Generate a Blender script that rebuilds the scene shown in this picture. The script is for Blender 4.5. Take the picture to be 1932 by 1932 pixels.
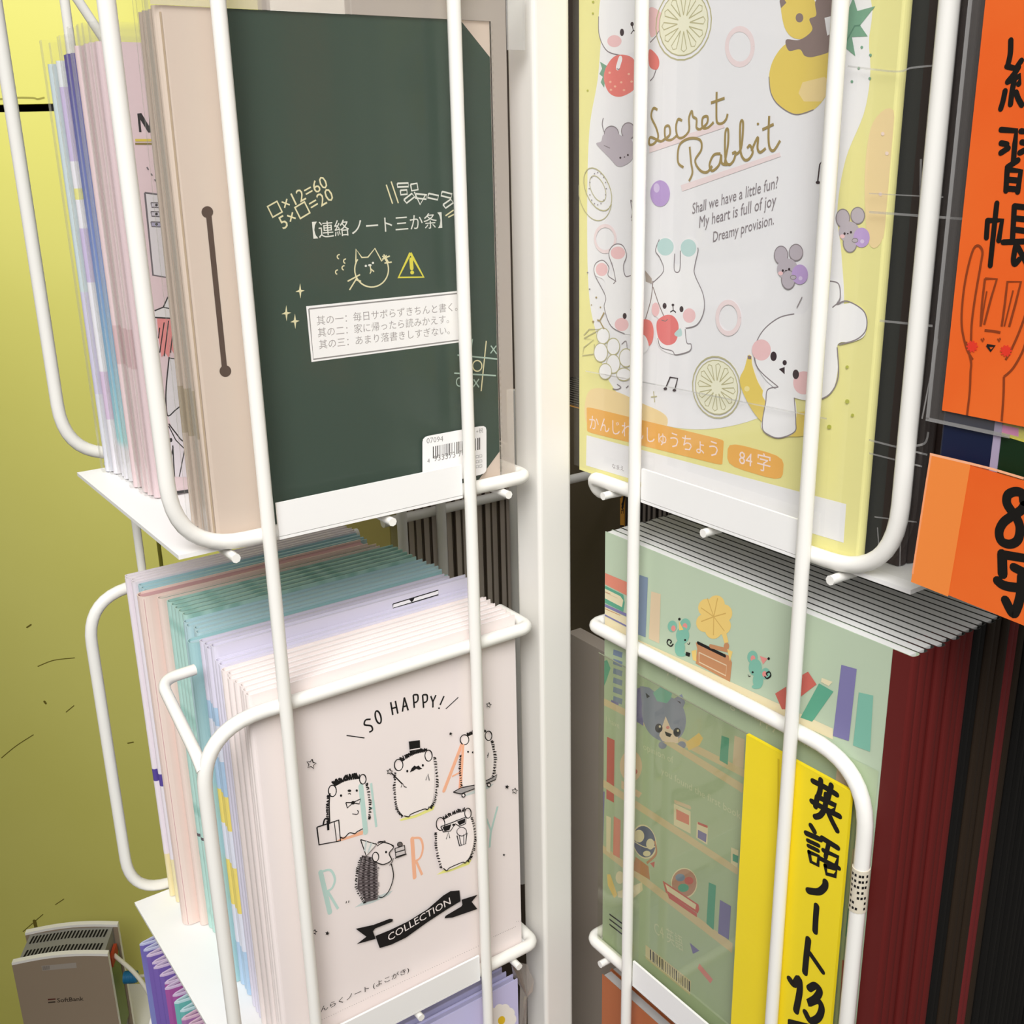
import bpy, bmesh, math, random
import numpy as np
from mathutils import Vector, Matrix
random.seed(4)
for o in list(bpy.data.objects): bpy.data.objects.remove(o)
SC = bpy.context.scene; COL = SC.collection
S = 0.105                                  # one scene unit (decimetre-like grid of the rack) in metres

# ---------------------------------------------------------------- camera
F = 2080.27; YAW = 0.963121510; PIT = 0.323480334; ROL = -0.0214147491
CC = np.array([-3.23914807, -4.13488056, 1.53617789])
_fw = np.array([math.cos(YAW)*math.cos(PIT), math.sin(YAW)*math.cos(PIT), -math.sin(PIT)])
_r = np.array([math.sin(YAW), -math.cos(YAW), 0.0]); _u = np.cross(_r, _fw)
_c, _s = math.cos(ROL), math.sin(ROL)
CR, CU = _c*_r + _s*_u, -_s*_r + _c*_u
cd = bpy.data.cameras.new('camera'); cam = bpy.data.objects.new('camera', cd); COL.objects.link(cam)
cd.sensor_width = 36.0; cd.lens = F/1932*36.0; cd.clip_start = 0.01; cd.clip_end = 60
cam.matrix_world = Matrix((tuple(CR)+(0,), tuple(CU)+(0,), tuple(-_fw)+(0,), (0,0,0,1))).transposed()
cam.matrix_world.translation = Vector(CC*S)
SC.camera = cam
HD = np.array([0.571, 0.821, 0.0]); HL = np.array([0.821, -0.571, 0.0])   # heading / lateral directions of the back wall

# ---------------------------------------------------------------- world, light, exposure
w = bpy.data.worlds.new('shop_light'); SC.world = w; w.use_nodes = True
_n, _l = w.node_tree.nodes, w.node_tree.links
_tc = _n.new('ShaderNodeTexCoord'); _sp = _n.new('ShaderNodeSeparateXYZ'); _l.new(_tc.outputs['Generated'], _sp.inputs[0])
_mr = _n.new('ShaderNodeMapRange'); _mr.inputs[1].default_value = -.35; _mr.inputs[2].default_value = .9; _mr.inputs[3].default_value = .09; _mr.inputs[4].default_value = .54
_l.new(_sp.outputs[2], _mr.inputs[0]); _l.new(_mr.outputs[0], _n['Background'].inputs[1])     # bright ceiling, darker shop floor
_n['Background'].inputs[0].default_value = (1.0, 0.97, 0.94, 1)
SC.view_settings.view_transform = 'Standard'; SC.view_settings.look = 'None'
SC.view_settings.exposure = 0.0; SC.view_settings.gamma = 1.0; SC.view_settings.use_curve_mapping = False
def area(name, loc, target, sx, sy, power, col=(1.0, 0.97, 0.92)):
    l = bpy.data.lights.new(name, 'AREA'); l.shape = 'RECTANGLE'; l.size = sx*S; l.size_y = sy*S; l.energy = power; l.color = col
    o = bpy.data.objects.new(name, l); COL.objects.link(o); o.location = Vector(loc)*S
    d = (Vector(target)-Vector(loc)); o.rotation_euler = d.to_track_quat('-Z', 'Y').to_euler(); return o
area('unseen_lamp', (-6.4, -7.0, 8.2), (-0.6, -0.2, 0.2), 7, 9, 3.9, (1, .99, .975)).data.spread = 1.05
area('unseen_lamp', (-5.9, 2.6, 9.5), (-.33, 9.7, 2.6), 6, 3, 2.4, (1, .99, .97)).data.spread = .95  # unseen lamp added to light the upper wall; narrow spread dims its foot

# ---------------------------------------------------------------- projection helpers (planes of real objects)
def ray(px):
    return _fw + CR*(px[0]-966)/F - CU*(px[1]-966)/F
def onx(px, x): d = ray(px); return CC + d*((x-CC[0])/d[0])
def ony(px, y): d = ray(px); return CC + d*((y-CC[1])/d[1])
def onz(px, z): d = ray(px); return CC + d*((z-CC[2])/d[2])
def ond(px, D): d = ray(px); return CC + d*(D/(d@HD))

# ---------------------------------------------------------------- materials
def lin(h):
    h = h.lstrip('#'); v = [int(h[i:i+2], 16)/255 for i in (0, 2, 4)]
    return tuple(x/12.92 if x <= .04045 else ((x+.055)/1.055)**2.4 for x in v)+(1,)
MATS = {}
def M(h, rough=.55, spec=.3, name=None):
    k = (h, rough, spec)
    if k in MATS: return MATS[k]
    m = bpy.data.materials.new(name or 'mat_'+h.strip('#')); m.use_nodes = True
    b = m.node_tree.nodes['Principled BSDF']; b.inputs['Base Color'].default_value = lin(h)
    b.inputs['Roughness'].default_value = rough; b.inputs['Specular IOR Level'].default_value = spec
    MATS[k] = m; return m
def mottled(h1, h2, scale, rough=.6, name='mottled', kind='NOISE', stretch=None, spec=.3, lo=.35, hi=.65):
    m = bpy.data.materials.new(name); m.use_nodes = True; n = m.node_tree.nodes; L = m.node_tree.links
    b = n['Principled BSDF']; b.inputs['Roughness'].default_value = rough; b.inputs['Specular IOR Level'].default_value = spec
    tc = n.new('ShaderNodeTexCoord'); mp = n.new('ShaderNodeMapping'); L.new(tc.outputs['Object'], mp.inputs[0])
    if stretch: mp.inputs['Scale'].default_value = stretch
    if kind == 'NOISE':
        t = n.new('ShaderNodeTexNoise'); t.inputs['Scale'].default_value = scale; t.inputs['Detail'].default_value = 4; out = t.outputs[0]
    elif kind == 'VORONOI':
        t = n.new('ShaderNodeTexVoronoi'); t.inputs['Scale'].default_value = scale; out = t.outputs[0]
    else:
        t = n.new('ShaderNodeTexWave'); t.inputs['Scale'].default_value = scale; t.inputs['Distortion'].default_value = 0; out = t.outputs[1]
    L.new(mp.outputs[0], t.inputs[0])
    r = n.new('ShaderNodeValToRGB'); r.color_ramp.elements[0].position = lo; r.color_ramp.elements[1].position = hi
    r.color_ramp.elements[0].color = lin(h1); r.color_ramp.elements[1].color = lin(h2)
    L.new(out, r.inputs[0]); L.new(r.outputs[0], b.inputs['Base Color']); return m
def zgrad(stops, z0, z1, name, rough=.5):
    """printed colour change along the height of a cover (z0..z1 in scene units)"""
    m = bpy.data.materials.new(name); m.use_nodes = True; n = m.node_tree.nodes; L = m.node_tree.links
    b = n['Principled BSDF']; b.inputs['Roughness'].default_value = rough
    tc = n.new('ShaderNodeTexCoord'); sp = n.new('ShaderNodeSeparateXYZ'); L.new(tc.outputs['Object'], sp.inputs[0])
    mr = n.new('ShaderNodeMapRange'); mr.inputs[1].default_value = z0*S; mr.inputs[2].default_value = z1*S
    L.new(sp.outputs[2], mr.inputs[0]); r = n.new('ShaderNodeValToRGB'); L.new(mr.outputs[0], r.inputs[0])
    while len(r.color_ramp.elements) < len(stops): r.color_ramp.elements.new(.5)
    for e, (p, h) in zip(r.color_ramp.elements, stops): e.position = p; e.color = lin(h)
    L.new(r.outputs[0], b.inputs['Base Color']); return m
def clear(name, tint='#ffffff', gl=.10, rough=.06, haze=.0, hz='#ffffff'):
    m = bpy.data.materials.new(name); m.use_nodes = True; n = m.node_tree.nodes; L = m.node_tree.links
    n.remove(n['Principled BSDF']); out = n['Material Output']
    t = n.new('ShaderNodeBsdfTransparent'); t.inputs[0].default_value = lin(tint)
    g = n.new('ShaderNodeBsdfGlossy'); g.inputs['Roughness'].default_value = rough
    d = n.new('ShaderNodeBsdfDiffuse'); d.inputs[0].default_value = lin(hz)
    a = n.new('ShaderNodeMixShader'); a.inputs[0].default_value = haze; L.new(t.outputs[0], a.inputs[1]); L.new(d.outputs[0], a.inputs[2])
    fr = n.new('ShaderNodeLayerWeight'); fr.inputs[0].default_value = .25
    ml = n.new('ShaderNodeMath'); ml.operation = 'MULTIPLY_ADD'; ml.inputs[1].default_value = gl*2; ml.inputs[2].default_value = gl*.3
    L.new(fr.outputs['Facing'], ml.inputs[0])
    x = n.new('ShaderNodeMixShader'); L.new(ml.outputs[0], x.inputs[0]); L.new(a.outputs[0], x.inputs[1]); L.new(g.outputs[0], x.inputs[2])
    L.new(x.outputs[0], out.inputs[0]); return m
WIRE = M('#f1efe9', .28, .5, 'white_enamel'); PLATE = M('#f3f2f0', .4, .4, 'white_sheet_metal'); POST = M('#ebe8e1', .38, .4, 'white_post_paint')
INK = M('#1c1a1a', .6, .2, 'black_ink'); MARK = M('#14110e', .5, .3, 'marker_ink')
PAGE = M('#dcdad6', .8, .1, 'page_paper')

# ---------------------------------------------------------------- mesh helpers (coordinates in scene units)
class MB:
    def __init__(s): s.v = []; s.f = []; s.m = []; s.k = []; s.mats = []
    def mi(s, m):
        if m not in s.mats: s.mats.append(m)
        return s.mats.index(m)
    def face(s, pts, m, smooth=False):
        i = len(s.v); s.v += [tuple(p) for p in pts]; s.f.append(tuple(range(i, i+len(pts)))); s.m.append(s.mi(m)); s.k.append(smooth)
    def add(s, vs, fs, m, smooth=False):
        i = len(s.v); s.v += [tuple(p) for p in vs]; q = s.mi(m)
        for f in fs: s.f.append(tuple(a+i for a in f)); s.m.append(q); s.k.append(smooth)
    def box(s, x0, x1, y0, y1, z0, z1, m, R=None):
        vs = [(x, y, z) for z in (z0, z1) for y in (y0, y1) for x in (x0, x1)]
        if R: vs = [R(*p) for p in vs]
        s.add(vs, [(0, 2, 3, 1), (4, 5, 7, 6), (0, 1, 5, 4), (2, 6, 7, 3), (0, 4, 6, 2), (1, 3, 7, 5)], m)
    def prism(s, poly, ext, m):           # closed 3-D polygon swept by a vector
        e = np.array(ext); p = [np.array(a) for a in poly]; n = len(p)
        s.add(p+[a+e for a in p], [tuple(range(n))[::-1], tuple(range(n, 2*n))]+[(i, (i+1) % n, (i+1) % n+n, i+n) for i in range(n)], m)
    def tube(s, path, r, m, n=12):
        P = [Vector(p) for p in path]; N = len(P); T = []
        for i in range(N):
            t = (P[min(i+1, N-1)]-P[max(i-1, 0)]).normalized(); T.append(t)
        a = Vector((0, 0, 1)) if abs(T[0].z) < .9 else Vector((1, 0, 0))
        nrm = T[0].cross(a).normalized(); vs = []; fs = []
        for i in range(N):
            if i: nrm = (nrm - T[i]*nrm.dot(T[i])).normalized()
            b = T[i].cross(nrm)
            for k in range(n):
                an = 2*math.pi*k/n; vs.append(P[i]+(nrm*math.cos(an)+b*math.sin(an))*r)
        for i in range(N-1):
            for k in range(n): fs.append((i*n+k, i*n+(k+1) % n, (i+1)*n+(k+1) % n, (i+1)*n+k))
        s.add(vs, fs, m, True)
        c0 = [tuple(range(n))[::-1], tuple(range((N-1)*n, N*n))]; s.add(vs, c0, m, False)
    def build(s, name, parent=None, origin=None):
        me = bpy.data.meshes.new(name); o0 = np.array(ORG.get(parent.name, (0, 0, 0)) if parent else (origin if origin is not None else (0, 0, 0)))
        me.from_pydata([tuple((np.array(p)-o0)*S) for p in s.v], [], s.f)
        for m in s.mats: me.materials.append(m)
        me.polygons.foreach_set('material_index', s.m); me.polygons.foreach_set('use_smooth', s.k); me.update()
        o = bpy.data.objects.new(name, me); COL.objects.link(o)
        if parent: o.parent = parent
        else: o.location = Vector(o0)*S
        ORG[o.name] = tuple(o0); return o
ORG = {}
def tag(o, label=None, cat=None, group=None, kind=None):
    if label: o['label'] = label
    if cat: o['category'] = cat
    if group: o['group'] = group
    if kind: o['kind'] = kind
    return o
def thing(name, label, cat, loc, group=None):
    o = bpy.data.objects.new(name, None); o.empty_display_size = .02; COL.objects.link(o); o.location = Vector(loc)*S
    ORG[o.name] = tuple(loc); return tag(o, label, cat, group)
def copy_tree(root, dloc, label=None, group=None):
    c = root.copy(); COL.objects.link(c); c.location = root.location + Vector(dloc)*S
    for ch in root.children:
        k = ch.copy(); COL.objects.link(k); k.parent = c
        for g in ch.children:
            q = g.copy(); COL.objects.link(q); q.parent = k
    return tag(c, label, None, group)
def rpath(pts, r, n=8):                   # polyline with rounded corners
    P = [Vector(p) for p in pts]; out = [P[0]]
    for i in range(1, len(P)-1):
        a, b, c = P[i-1], P[i], P[i+1]; u = (a-b); v = (c-b); d = min(r, u.length*.49, v.length*.49)
        p0 = b+u.normalized()*d; p1 = b+v.normalized()*d
        for k in range(n+1):
            t = k/n; out.append(p0*(1-t)**2+b*2*t*(1-t)+p1*t*t)
    out.append(P[-1]); return out

# ---------------------------------------------------------------- printing on covers
def smooth(pts, closed=False, n=6):
    P = [np.array(p, float) for p in pts]; N = len(P); out = []
    rng = range(N) if closed else range(N-1)
    for i in rng:
        if closed: a, b, c, d = P[i-1], P[i], P[(i+1) % N], P[(i+2) % N]
        else: a, b, c, d = P[max(i-1, 0)], P[i], P[i+1], P[min(i+2, N-1)]
        for k in range(n):
            t = k/n; out.append(.5*((2*b)+(-a+c)*t+(2*a-5*b+4*c-d)*t*t+(-a+3*b-3*c+d)*t**3))
    if not closed: out.append(P[-1])
    return out
class Art:
    """draws on a plane: ax 'x' (facing -x), 'y' (facing -y); points are given in the frame of a zoomed view of the photograph"""
    def __init__(s, mb, ax, val):
        s.mb = mb; s.ax = ax; s.val = val; s.n = 0; s.z = (0, 0, 1.0); s.lo = s.hi = None
    def zoom(s, x0, y0, k): s.z = (x0, y0, k); return s
    def pt(s, p):
        q = (s.z[0]+p[0]/s.z[2], s.z[1]+p[1]/s.z[2])
        if callable(s.ax): return s.ax(q)
        P_ = onx(q, s.val) if s.ax == 'x' else ony(q, s.val)
        if s.lo is not None: P_ = np.clip(P_, s.lo, s.hi)      # print stops at the edges of the cover
        return P_
    def off(s):
        s.n += 1; e = .0010+.000015*s.n
        if callable(s.ax): return s.nrm*e
        return np.array([-e, 0, 0]) if s.ax == 'x' else np.array([0, -e, 0])
    def P(s, pts, m, sm=False):
        if sm: pts = smooth(pts, True)
        o = s.off(); s.mb.face([s.pt(p)+o for p in pts], m)
    def ribbon(s, Q, w, m):
        o = s.off(); Q = [np.array(q) for q in Q]; N = len(Q)
        if callable(s.ax): nn = s.nrm
        else: nn = np.array([-1., 0, 0]) if s.ax == 'x' else np.array([0, -1., 0])
        vs = []
        for i in range(N):
            t = Q[min(i+1, N-1)]-Q[max(i-1, 0)]; L = np.linalg.norm(t); t = t/L if L > 1e-9 else np.array([0, 0, 1.])
            b = np.cross(nn, t)*w*.5; oo = o*(1+.006*i/N); vs += [Q[i]+b+oo, Q[i]-b+oo]
        s.mb.add(vs, [(2*i, 2*i+1, 2*i+3, 2*i+2) for i in range(N-1)], m)
        if w > .015 and np.linalg.norm(Q[0]-Q[-1]) > 1e-6:      # round pen ends
            for e in (Q[0], Q[-1]):
                t = np.array([0, 0, 1.]); b = np.cross(nn, t)
                s.mb.face([e+o*1.009+(t*math.cos(a)+b*math.sin(a))*w*.5 for a in [2*math.pi*k/10 for k in range(10)]], m)
    def L(s, pts, m, w=.006, closed=False, sm=False):
        if sm and len(pts) > 2: pts = smooth(pts, closed)
        if closed: pts = list(pts)+[pts[0]]
        s.ribbon([s.pt(p) for p in pts], w, m)
    def E(s, cx, cy, rx, ry, fill=None, line=None, w=.006, rot=0, n=24, a0=0, a1=360):
        c, q = math.cos(math.radians(rot)), math.sin(math.radians(rot))
        full = (a1-a0 >= 360); K = n+(0 if full else 1)
        pts = []
        for k in range(K):
            a = math.radians(a0+(a1-a0)*k/n); x, y = rx*math.cos(a), ry*math.sin(a); pts.append((cx+x*c-y*q, cy+x*q+y*c))
        if fill: s.P(pts, fill)
        if line: s.L(pts, line, w, closed=full)
    def fur(s, pts, m, ln, n, w=.005, lean=0.4):
        P = smooth(pts, False, 8); N = len(P)
        for k in range(n):
            i = min(int((k+random.random()*.6)/n*(N-1)), N-2); a, b = P[i], P[i+1]; t = b-a; t = t/(np.linalg.norm(t)+1e-9)
            nn = np.array([t[1], -t[0]]); e = a+(nn+t*(random.uniform(-lean, lean)))*ln*random.uniform(.6, 1.2)
            s.L([a, e], m, w)
    def T(s, txt, p0, p1, m, asp=1.0, bold=0.0, shear=0.0):
        """text whose baseline runs p0 -> p1 (its full advance fits that length)"""
        c = bpy.data.curves.new('lettering', 'FONT'); c.body = txt; c.resolution_u = 2; c.offset = bold; c.shear = shear
        o = bpy.data.objects.new('lettering', c); COL.objects.link(o)
        dg = bpy.context.evaluated_depsgraph_get(); dg.update(); me = o.evaluated_get(dg).to_mesh()
        vs = [v.co.copy() for v in me.vertices]; fs = [tuple(p.vertices) for p in me.polygons]
        bpy.data.objects.remove(o); bpy.data.curves.remove(c)
        if not vs: return
        x0 = min(v.x for v in vs); x1 = max(v.x for v in vs); A = s.pt(p0); B = s.pt(p1); ex = (B-A)/(x1-x0)
        if callable(s.ax): nn = s.nrm
        else: nn = np.array([-1., 0, 0]) if s.ax == 'x' else np.array([0, -1., 0])
        ey = np.cross(nn, ex)*asp
        if ey[2] < 0: ey = -ey
        of = s.off(); s.mb.add([A+ex*(v.x-x0)+ey*v.y+of for v in vs], fs, m)

# ---------------------------------------------------------------- notebooks
def frame_left(x0, yf, z0):  return lambda a, b, z: (x0+a, yf+b, z0+z)      # spine on the left, cover facing -y
def frame_right(xf, y0, z0): return lambda a, b, z: (xf+b, y0+a, z0+z)      # spine on the right, cover facing -x
def frame_left_r(xf, y1, z0): return lambda a, b, z: (xf+b, y1-a, z0+z)     # spine on the left, cover facing -x
def folded(R, w, h, t, bands, mb=None, c=.006, r=None, tails=()):
    """folded booklet cover (rounded fold at a=0); bands = [(z0,z1,material)]"""
    mb = mb or MB(); r = r or t*.5
    def prof(d):
        rr = max(r-d, .001); pts = [(w, d), (r, d)]
        for k in range(1, 8):
            an = math.pi*k/8
            pts.append((r-rr*math.sin(an), t*.5-(t*.5-d)*math.cos(an)))
        return pts+[(r, t-d), (w, t-d)]
    O, I = prof(0), prof(c); n = len(O)
    for z0, z1, m in bands:
        for i in range(n-1):
            mb.face([R(*O[i], z0), R(*O[i+1], z0), R(*O[i+1], z1), R(*O[i], z1)], m, 1 < i < n-2)
            mb.face([R(*I[i+1], z0), R(*I[i], z0), R(*I[i], z1), R(*I[i+1], z1)], m)
    for z, m in ((bands[0][0], bands[0][2]), (bands[-1][1], bands[-1][2])):
        for i in range(n-1): mb.face([R(*O[i], z), R(*O[i+1], z), R(*I[i+1], z), R(*I[i], z)], m)
    for q in (0, n-1): mb.face([R(*O[q], bands[0][0]), R(*I[q], bands[0][0]), R(*I[q], bands[-1][1]), R(*O[q], bands[-1][1])], bands[0][2])
    return mb
def pageblock(R, w, h, t, m, c=.008, drop=.012):
    mb = MB(); mb.box(.02, w-.012, c, t-c, .004, h-drop, m, R); return mb
def booklet(loc, w, h, t, bands, pagem, label, cat='notebook', group=None, left=True, extra=None):
    R = frame_left(*loc) if left else frame_right(*loc)
    th = thing('notebook', label, cat, loc, group)
    mb = folded(R, w, h, t, bands)
    if extra: extra(mb)
    mb.build('cover', th); pageblock(R, w, h, t, pagem).build('pages', th)
    return th
ORD = ['first', 'second', 'third', 'fourth', 'fifth', 'sixth', 'seventh', 'eighth', 'ninth', 'tenth', 'eleventh', 'twelfth', 'thirteenth',
       'fourteenth', 'fifteenth', 'sixteenth', 'seventeenth', 'eighteenth', 'nineteenth', 'twentieth', 'twenty-first', 'twenty-second', 'twenty-third', 'twenty-fourth', 'twenty-fifth', 'twenty-sixth', 'twenty-seventh', 'twenty-eighth', 'twenty-ninth', 'thirtieth', 'thirty-first', 'thirty-second', 'thirty-third', 'thirty-fourth']

# ================================================================ SETTING
def W(lat, D, z): return tuple(np.array([CC[0], CC[1], 0])+HL*lat+HD*D+np.array([0, 0, z]))
Z0 = -12.0
def wbox(mb, l0, l1, d0, d1, z0, z1, m):
    mb.box(l0, l1, d0, d1, z0, z1, m, lambda a, b, c: W(a, b, c))
YEL = mottled('#cac667', '#cfcb6f', 3.0, .45, 'yellow_green_painted_steel', spec=.35)
DARKGAP = M('#0d0c08', .9, .0)
wm = MB(); WD = 13.0
g = .035
for l0, l1, z0, z1 in ((-16, -2.62, 2.045, 9.0), (-16, -4.46, Z0, 1.965), (-4.41, -2.62, Z0, 1.965)):
    wbox(wm, l0, l1, WD, WD+.3, z0, z1, YEL)
wbox(wm, -16, -2.62, WD+.22, WD+.5, Z0, 9.0, DARKGAP)
wa = Art(wm, lambda q: ond(q, WD), 0); wa.nrm = -HD
SCR = M('#6a6126', .8, .1)
wa.zoom(0, 950, 1.968)
for pts, ww in (([(140, 605), (200, 582), (278, 573)], .012), ([(5, 945), (60, 900), (125, 858)], .012), ([(165, 735), (170, 742)], .03), ([(475, 890), (495, 886)], .018),
                ([(100, 460), (115, 450)], .02), ([(205, 1490), (238, 1468)], .012), ([(85, 1590), (160, 1525)], .012), ([(128, 1550), (138, 1592)], .05), ([(245, 775), (275, 750)], .012)):
    wa.L(pts, SCR, ww, sm=True)
wa.zoom(0, 450, 2.972); wa.L([(358, 1028), (402, 1075)], SCR, .014); wa.L([(402, 1075), (518, 1180)], SCR, .007)
wa.zoom(0, 0, 3.864); wa.L([(0, 722), (130, 712), (240, 714), (275, 722), (320, 712)], M('#8f8a45', .8, .1), .018, sm=True)
tag(wm.build('wall_back'), kind='structure')
tm = MB(); wbox(tm, -2.45, -1.66, WD-.2, WD+.3, Z0, 9.0, M('#efeee8', .5, .3)); tag(tm.build('trim_1'), kind='structure')
rm = MB(); wbox(rm, -1.6, 14, WD-.1, WD+.3, Z0, 9.0, mottled('#3d332a', '#463b31', 2.0, .7, 'dark_brown_panel')); tag(rm.build('wall_right'), kind='structure')
fm = MB(); fm.box(-22, 22, -18, 24, Z0-.3, Z0, mottled('#8d877c', '#9a948a', 5, .6, 'shop_floor')); tag(fm.build('floor'), kind='structure')

# ================================================================ DISPLAY RACK
rack = thing('display_rack', 'white wire display rack with a square center post, notebook baskets on both sides', 'display rack', (-.06, .15, Z0))
pm = MB(); px0, px1, py0, py1, rr = -.163, .042, .05, .255, .022
poly = []
for cx, cy, a0 in ((px1-rr, py1-rr, 0), (px0+rr, py1-rr, 90), (px0+rr, py0+rr, 180), (px1-rr, py0+rr, 270)):
    for k in range(5): an = math.radians(a0+90*k/4); poly.append((cx+rr*math.cos(an), cy+rr*math.sin(an), Z0+.1))
pm.prism(poly, (0, 0, 18.5), POST); pm.build('center_post', rack)
bm_ = MB(); bm_.prism([(-.06+2.2*math.cos(k*math.pi/16), .15+2.2*math.sin(k*math.pi/16), Z0) for k in range(32)], (0, 0, .12), POST); bm_.build('base', rack)
RU, RR = .029, .033
for x, y in ((-1.61, -.03), (-.617, -.03), (-.03, -.505), (-.03, -1.494), (-1.63, 1.87)):
    t = MB(); t.tube([(x, y, -8.6), (x, y, 5)], RU if y < 1 else .024, WIRE); u = t.build('upright_wire', rack)
t = MB(); a, b = ony((147, 0), 1.86), ony((178, 47), 1.86); t.tube([a+(a-b)*6, a, b, b+(b-a)*2.5], .024, WIRE); t.build('brace_wire', rack)
NICK = M('#3a342c', .7, .2)

def rp(pts, rad):
    P = [Vector(p) for p in pts]; out = [P[0]]
    for i in range(1, len(P)-1):
        a, b, c = P[i-1], P[i], P[i+1]; d = min(rad[i-1], (a-b).length*.49, (c-b).length*.49)
        p0 = b+(a-b).normalized()*d; p1 = b+(c-b).normalized()*d
        for k in range(11): t = k/10; out.append(p0*(1-t)**2+b*2*t*(1-t)+p1*t*t)
    return out+[P[-1]]
def basketA(zb, zt, shelf=True, fronttop=True):
    mb = MB(); e = -.25; L = -1.985
    if zt is None:
        mb.tube(rp([(e, .30, zb), (e, .03, zb), (L, .03, zb), (L, .03, zb+3.4)], [.06, .3]), RR, WIRE)
        bk_path = rp([(-.3, 1.74, zb+.01), (L+.01, 1.74, zb+.01), (L+.01, 1.74, zb+3.4)], [.3])
    else:
        mb.tube(rp([(e, .30, zt), (e, .03, zt), (L, .03, zt), (L, .03, zb), (e, .03, zb), (e, .30, zb)], [.06, .3, .3, .06]), RR, WIRE)
        bk_path = rp([(-.3, 1.80, zt+.02), (L+.01, 1.80, zt+.02), (L+.01, 1.80, zb), (-.3, 1.80, zb)], [.28, .28])
    b = mb.build('wire_basket', rack)
    k_ = MB(); k_.tube(bk_path, RR, WIRE); k_.build('back_frame', b)
    if zt is not None and zb > -4:
        k_ = MB(); k_.tube(rp([(-1.785, .62, zt-.005), (L+.03, .605, zt-.005), (L, .09, zt-.14), (L, .03, zt-.19)], [.1, .05]), .027, WIRE); k_.build('side_wire', b)
    for x in (-1.76, -1.03, -.40):
        t = MB(); t.tube([(x, -.03, zb-.052), (x, 1.78, zb-.052)], .02, WIRE, 8); t.build('support_wire', b)
    s = MB(); s.box(-1.97, -.28, .045, 1.56 if zb > -1 else 1.76, zb-.03, zb-.012, PLATE); s.build('shelf_plate', b)
    h = MB(); h.box(-1.56, -.65, -.016, -.004, zb-.005, zb+.14, PLATE); h.box(-1.56, -.65, -.016, .05, zb-.02, zb-.008, PLATE); h.build('label_holder', b)
    return b
def basketB(zb, zt, far):
    mb = MB(); e = -.125
    if zt is None:
        mb.tube(rp([(.3, e, zb-.11), (.08, e, zb-.10), (.03, e, zb-.005), (.03, far, zb), (.03, far, zb+3.4)], [.05, .06, .3]), RR, WIRE)
    else:
        mb.tube(rp([(.28, e, zt), (.03, e, zt), (.03, far, zt), (.03, far, zb), (.03, e, zb), (.28, e, zb)], [.06, .3, .3, .06]), RR, WIRE)
    b = mb.build('wire_basket', rack)
    for y in (-.28, -.95, -1.63):
        t = MB(); t.tube([(-.03, y, zb-.052), (1.78, y, zb-.052)], .02, WIRE, 8); t.build('support_wire', b)
    s = MB(); s.box(.045, 1.62, -1.93, -.14, zb-.03, zb-.012, PLATE); s.build('shelf_plate', b)
    h = MB(); h.box(-.016, -.004, -1.45, -.535, zb-.005, zb+.14, PLATE); h.box(-.016, .05, -1.45, -.535, zb-.02, zb-.008, PLATE); h.build('label_holder', b)
    return b
basketA(0, None); A2 = basketA(-2.745, -.80); basketA(-5.5, -3.57)
basketB(-.018, None, -1.865); B2 = basketB(-2.745, -.81, -1.845); basketB(-5.5, -3.57, -1.845)
# old torn label wrapped round the right basket wire
t = MB(); zc0, zc1 = onx((1628, 1637), .03)[2], onx((1628, 1720), .03)[2]
lab = M('#d8cfbb', .8, .1); t.tube([(.03, -1.845, zc1+(zc0-zc1)*k/8) for k in range(9)], .0365, lab, 14)
for k in range(7):
    zz = zc1+(zc0-zc1)*(.08+.13*k)
    for j in range(5):
        an = math.radians(150+j*24+random.random()*8); 
        p = lambda A, z: (.03+.0372*math.cos(A), -1.845+.0372*math.sin(A), z)
        if random.random() < .75: t.face([p(an, zz), p(an+.25, zz), p(an+.25, zz+.012), p(an, zz+.012)], INK)
tag(t.build('sticker', B2), 'torn cream paper sticker wrapped around the wire')
# rear basket seen between the post and the left basket
rb = MB()
rb.tube([(-.05, 1.93, -.80), (2.9, 1.93, -.80)], RR, WIRE)
rbo = rb.build('wire_basket', rack)
s = MB(); s.box(-.05, 2.9, 1.95, 3.6, -2.775, -2.757, PLATE); s.build('shelf_plate', rbo)
k_ = MB(); k_.tube([(-.05, 1.93, -2.745), (2.9, 1.93, -2.745)], RR, WIRE); k_.build('lower_rail', rbo)
for x in (.06, .36, .955):
    t = MB(); t.tube([(x, 1.87, -4), (x, 1.87, -.05)], .034, WIRE); t.build('upright_wire', rack)

# ================================================================ LEFT BASKET, LOWER TIER : small folded notebooks
ZS = -2.752                                              # top of the lower shelves
TIP = .02
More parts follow.
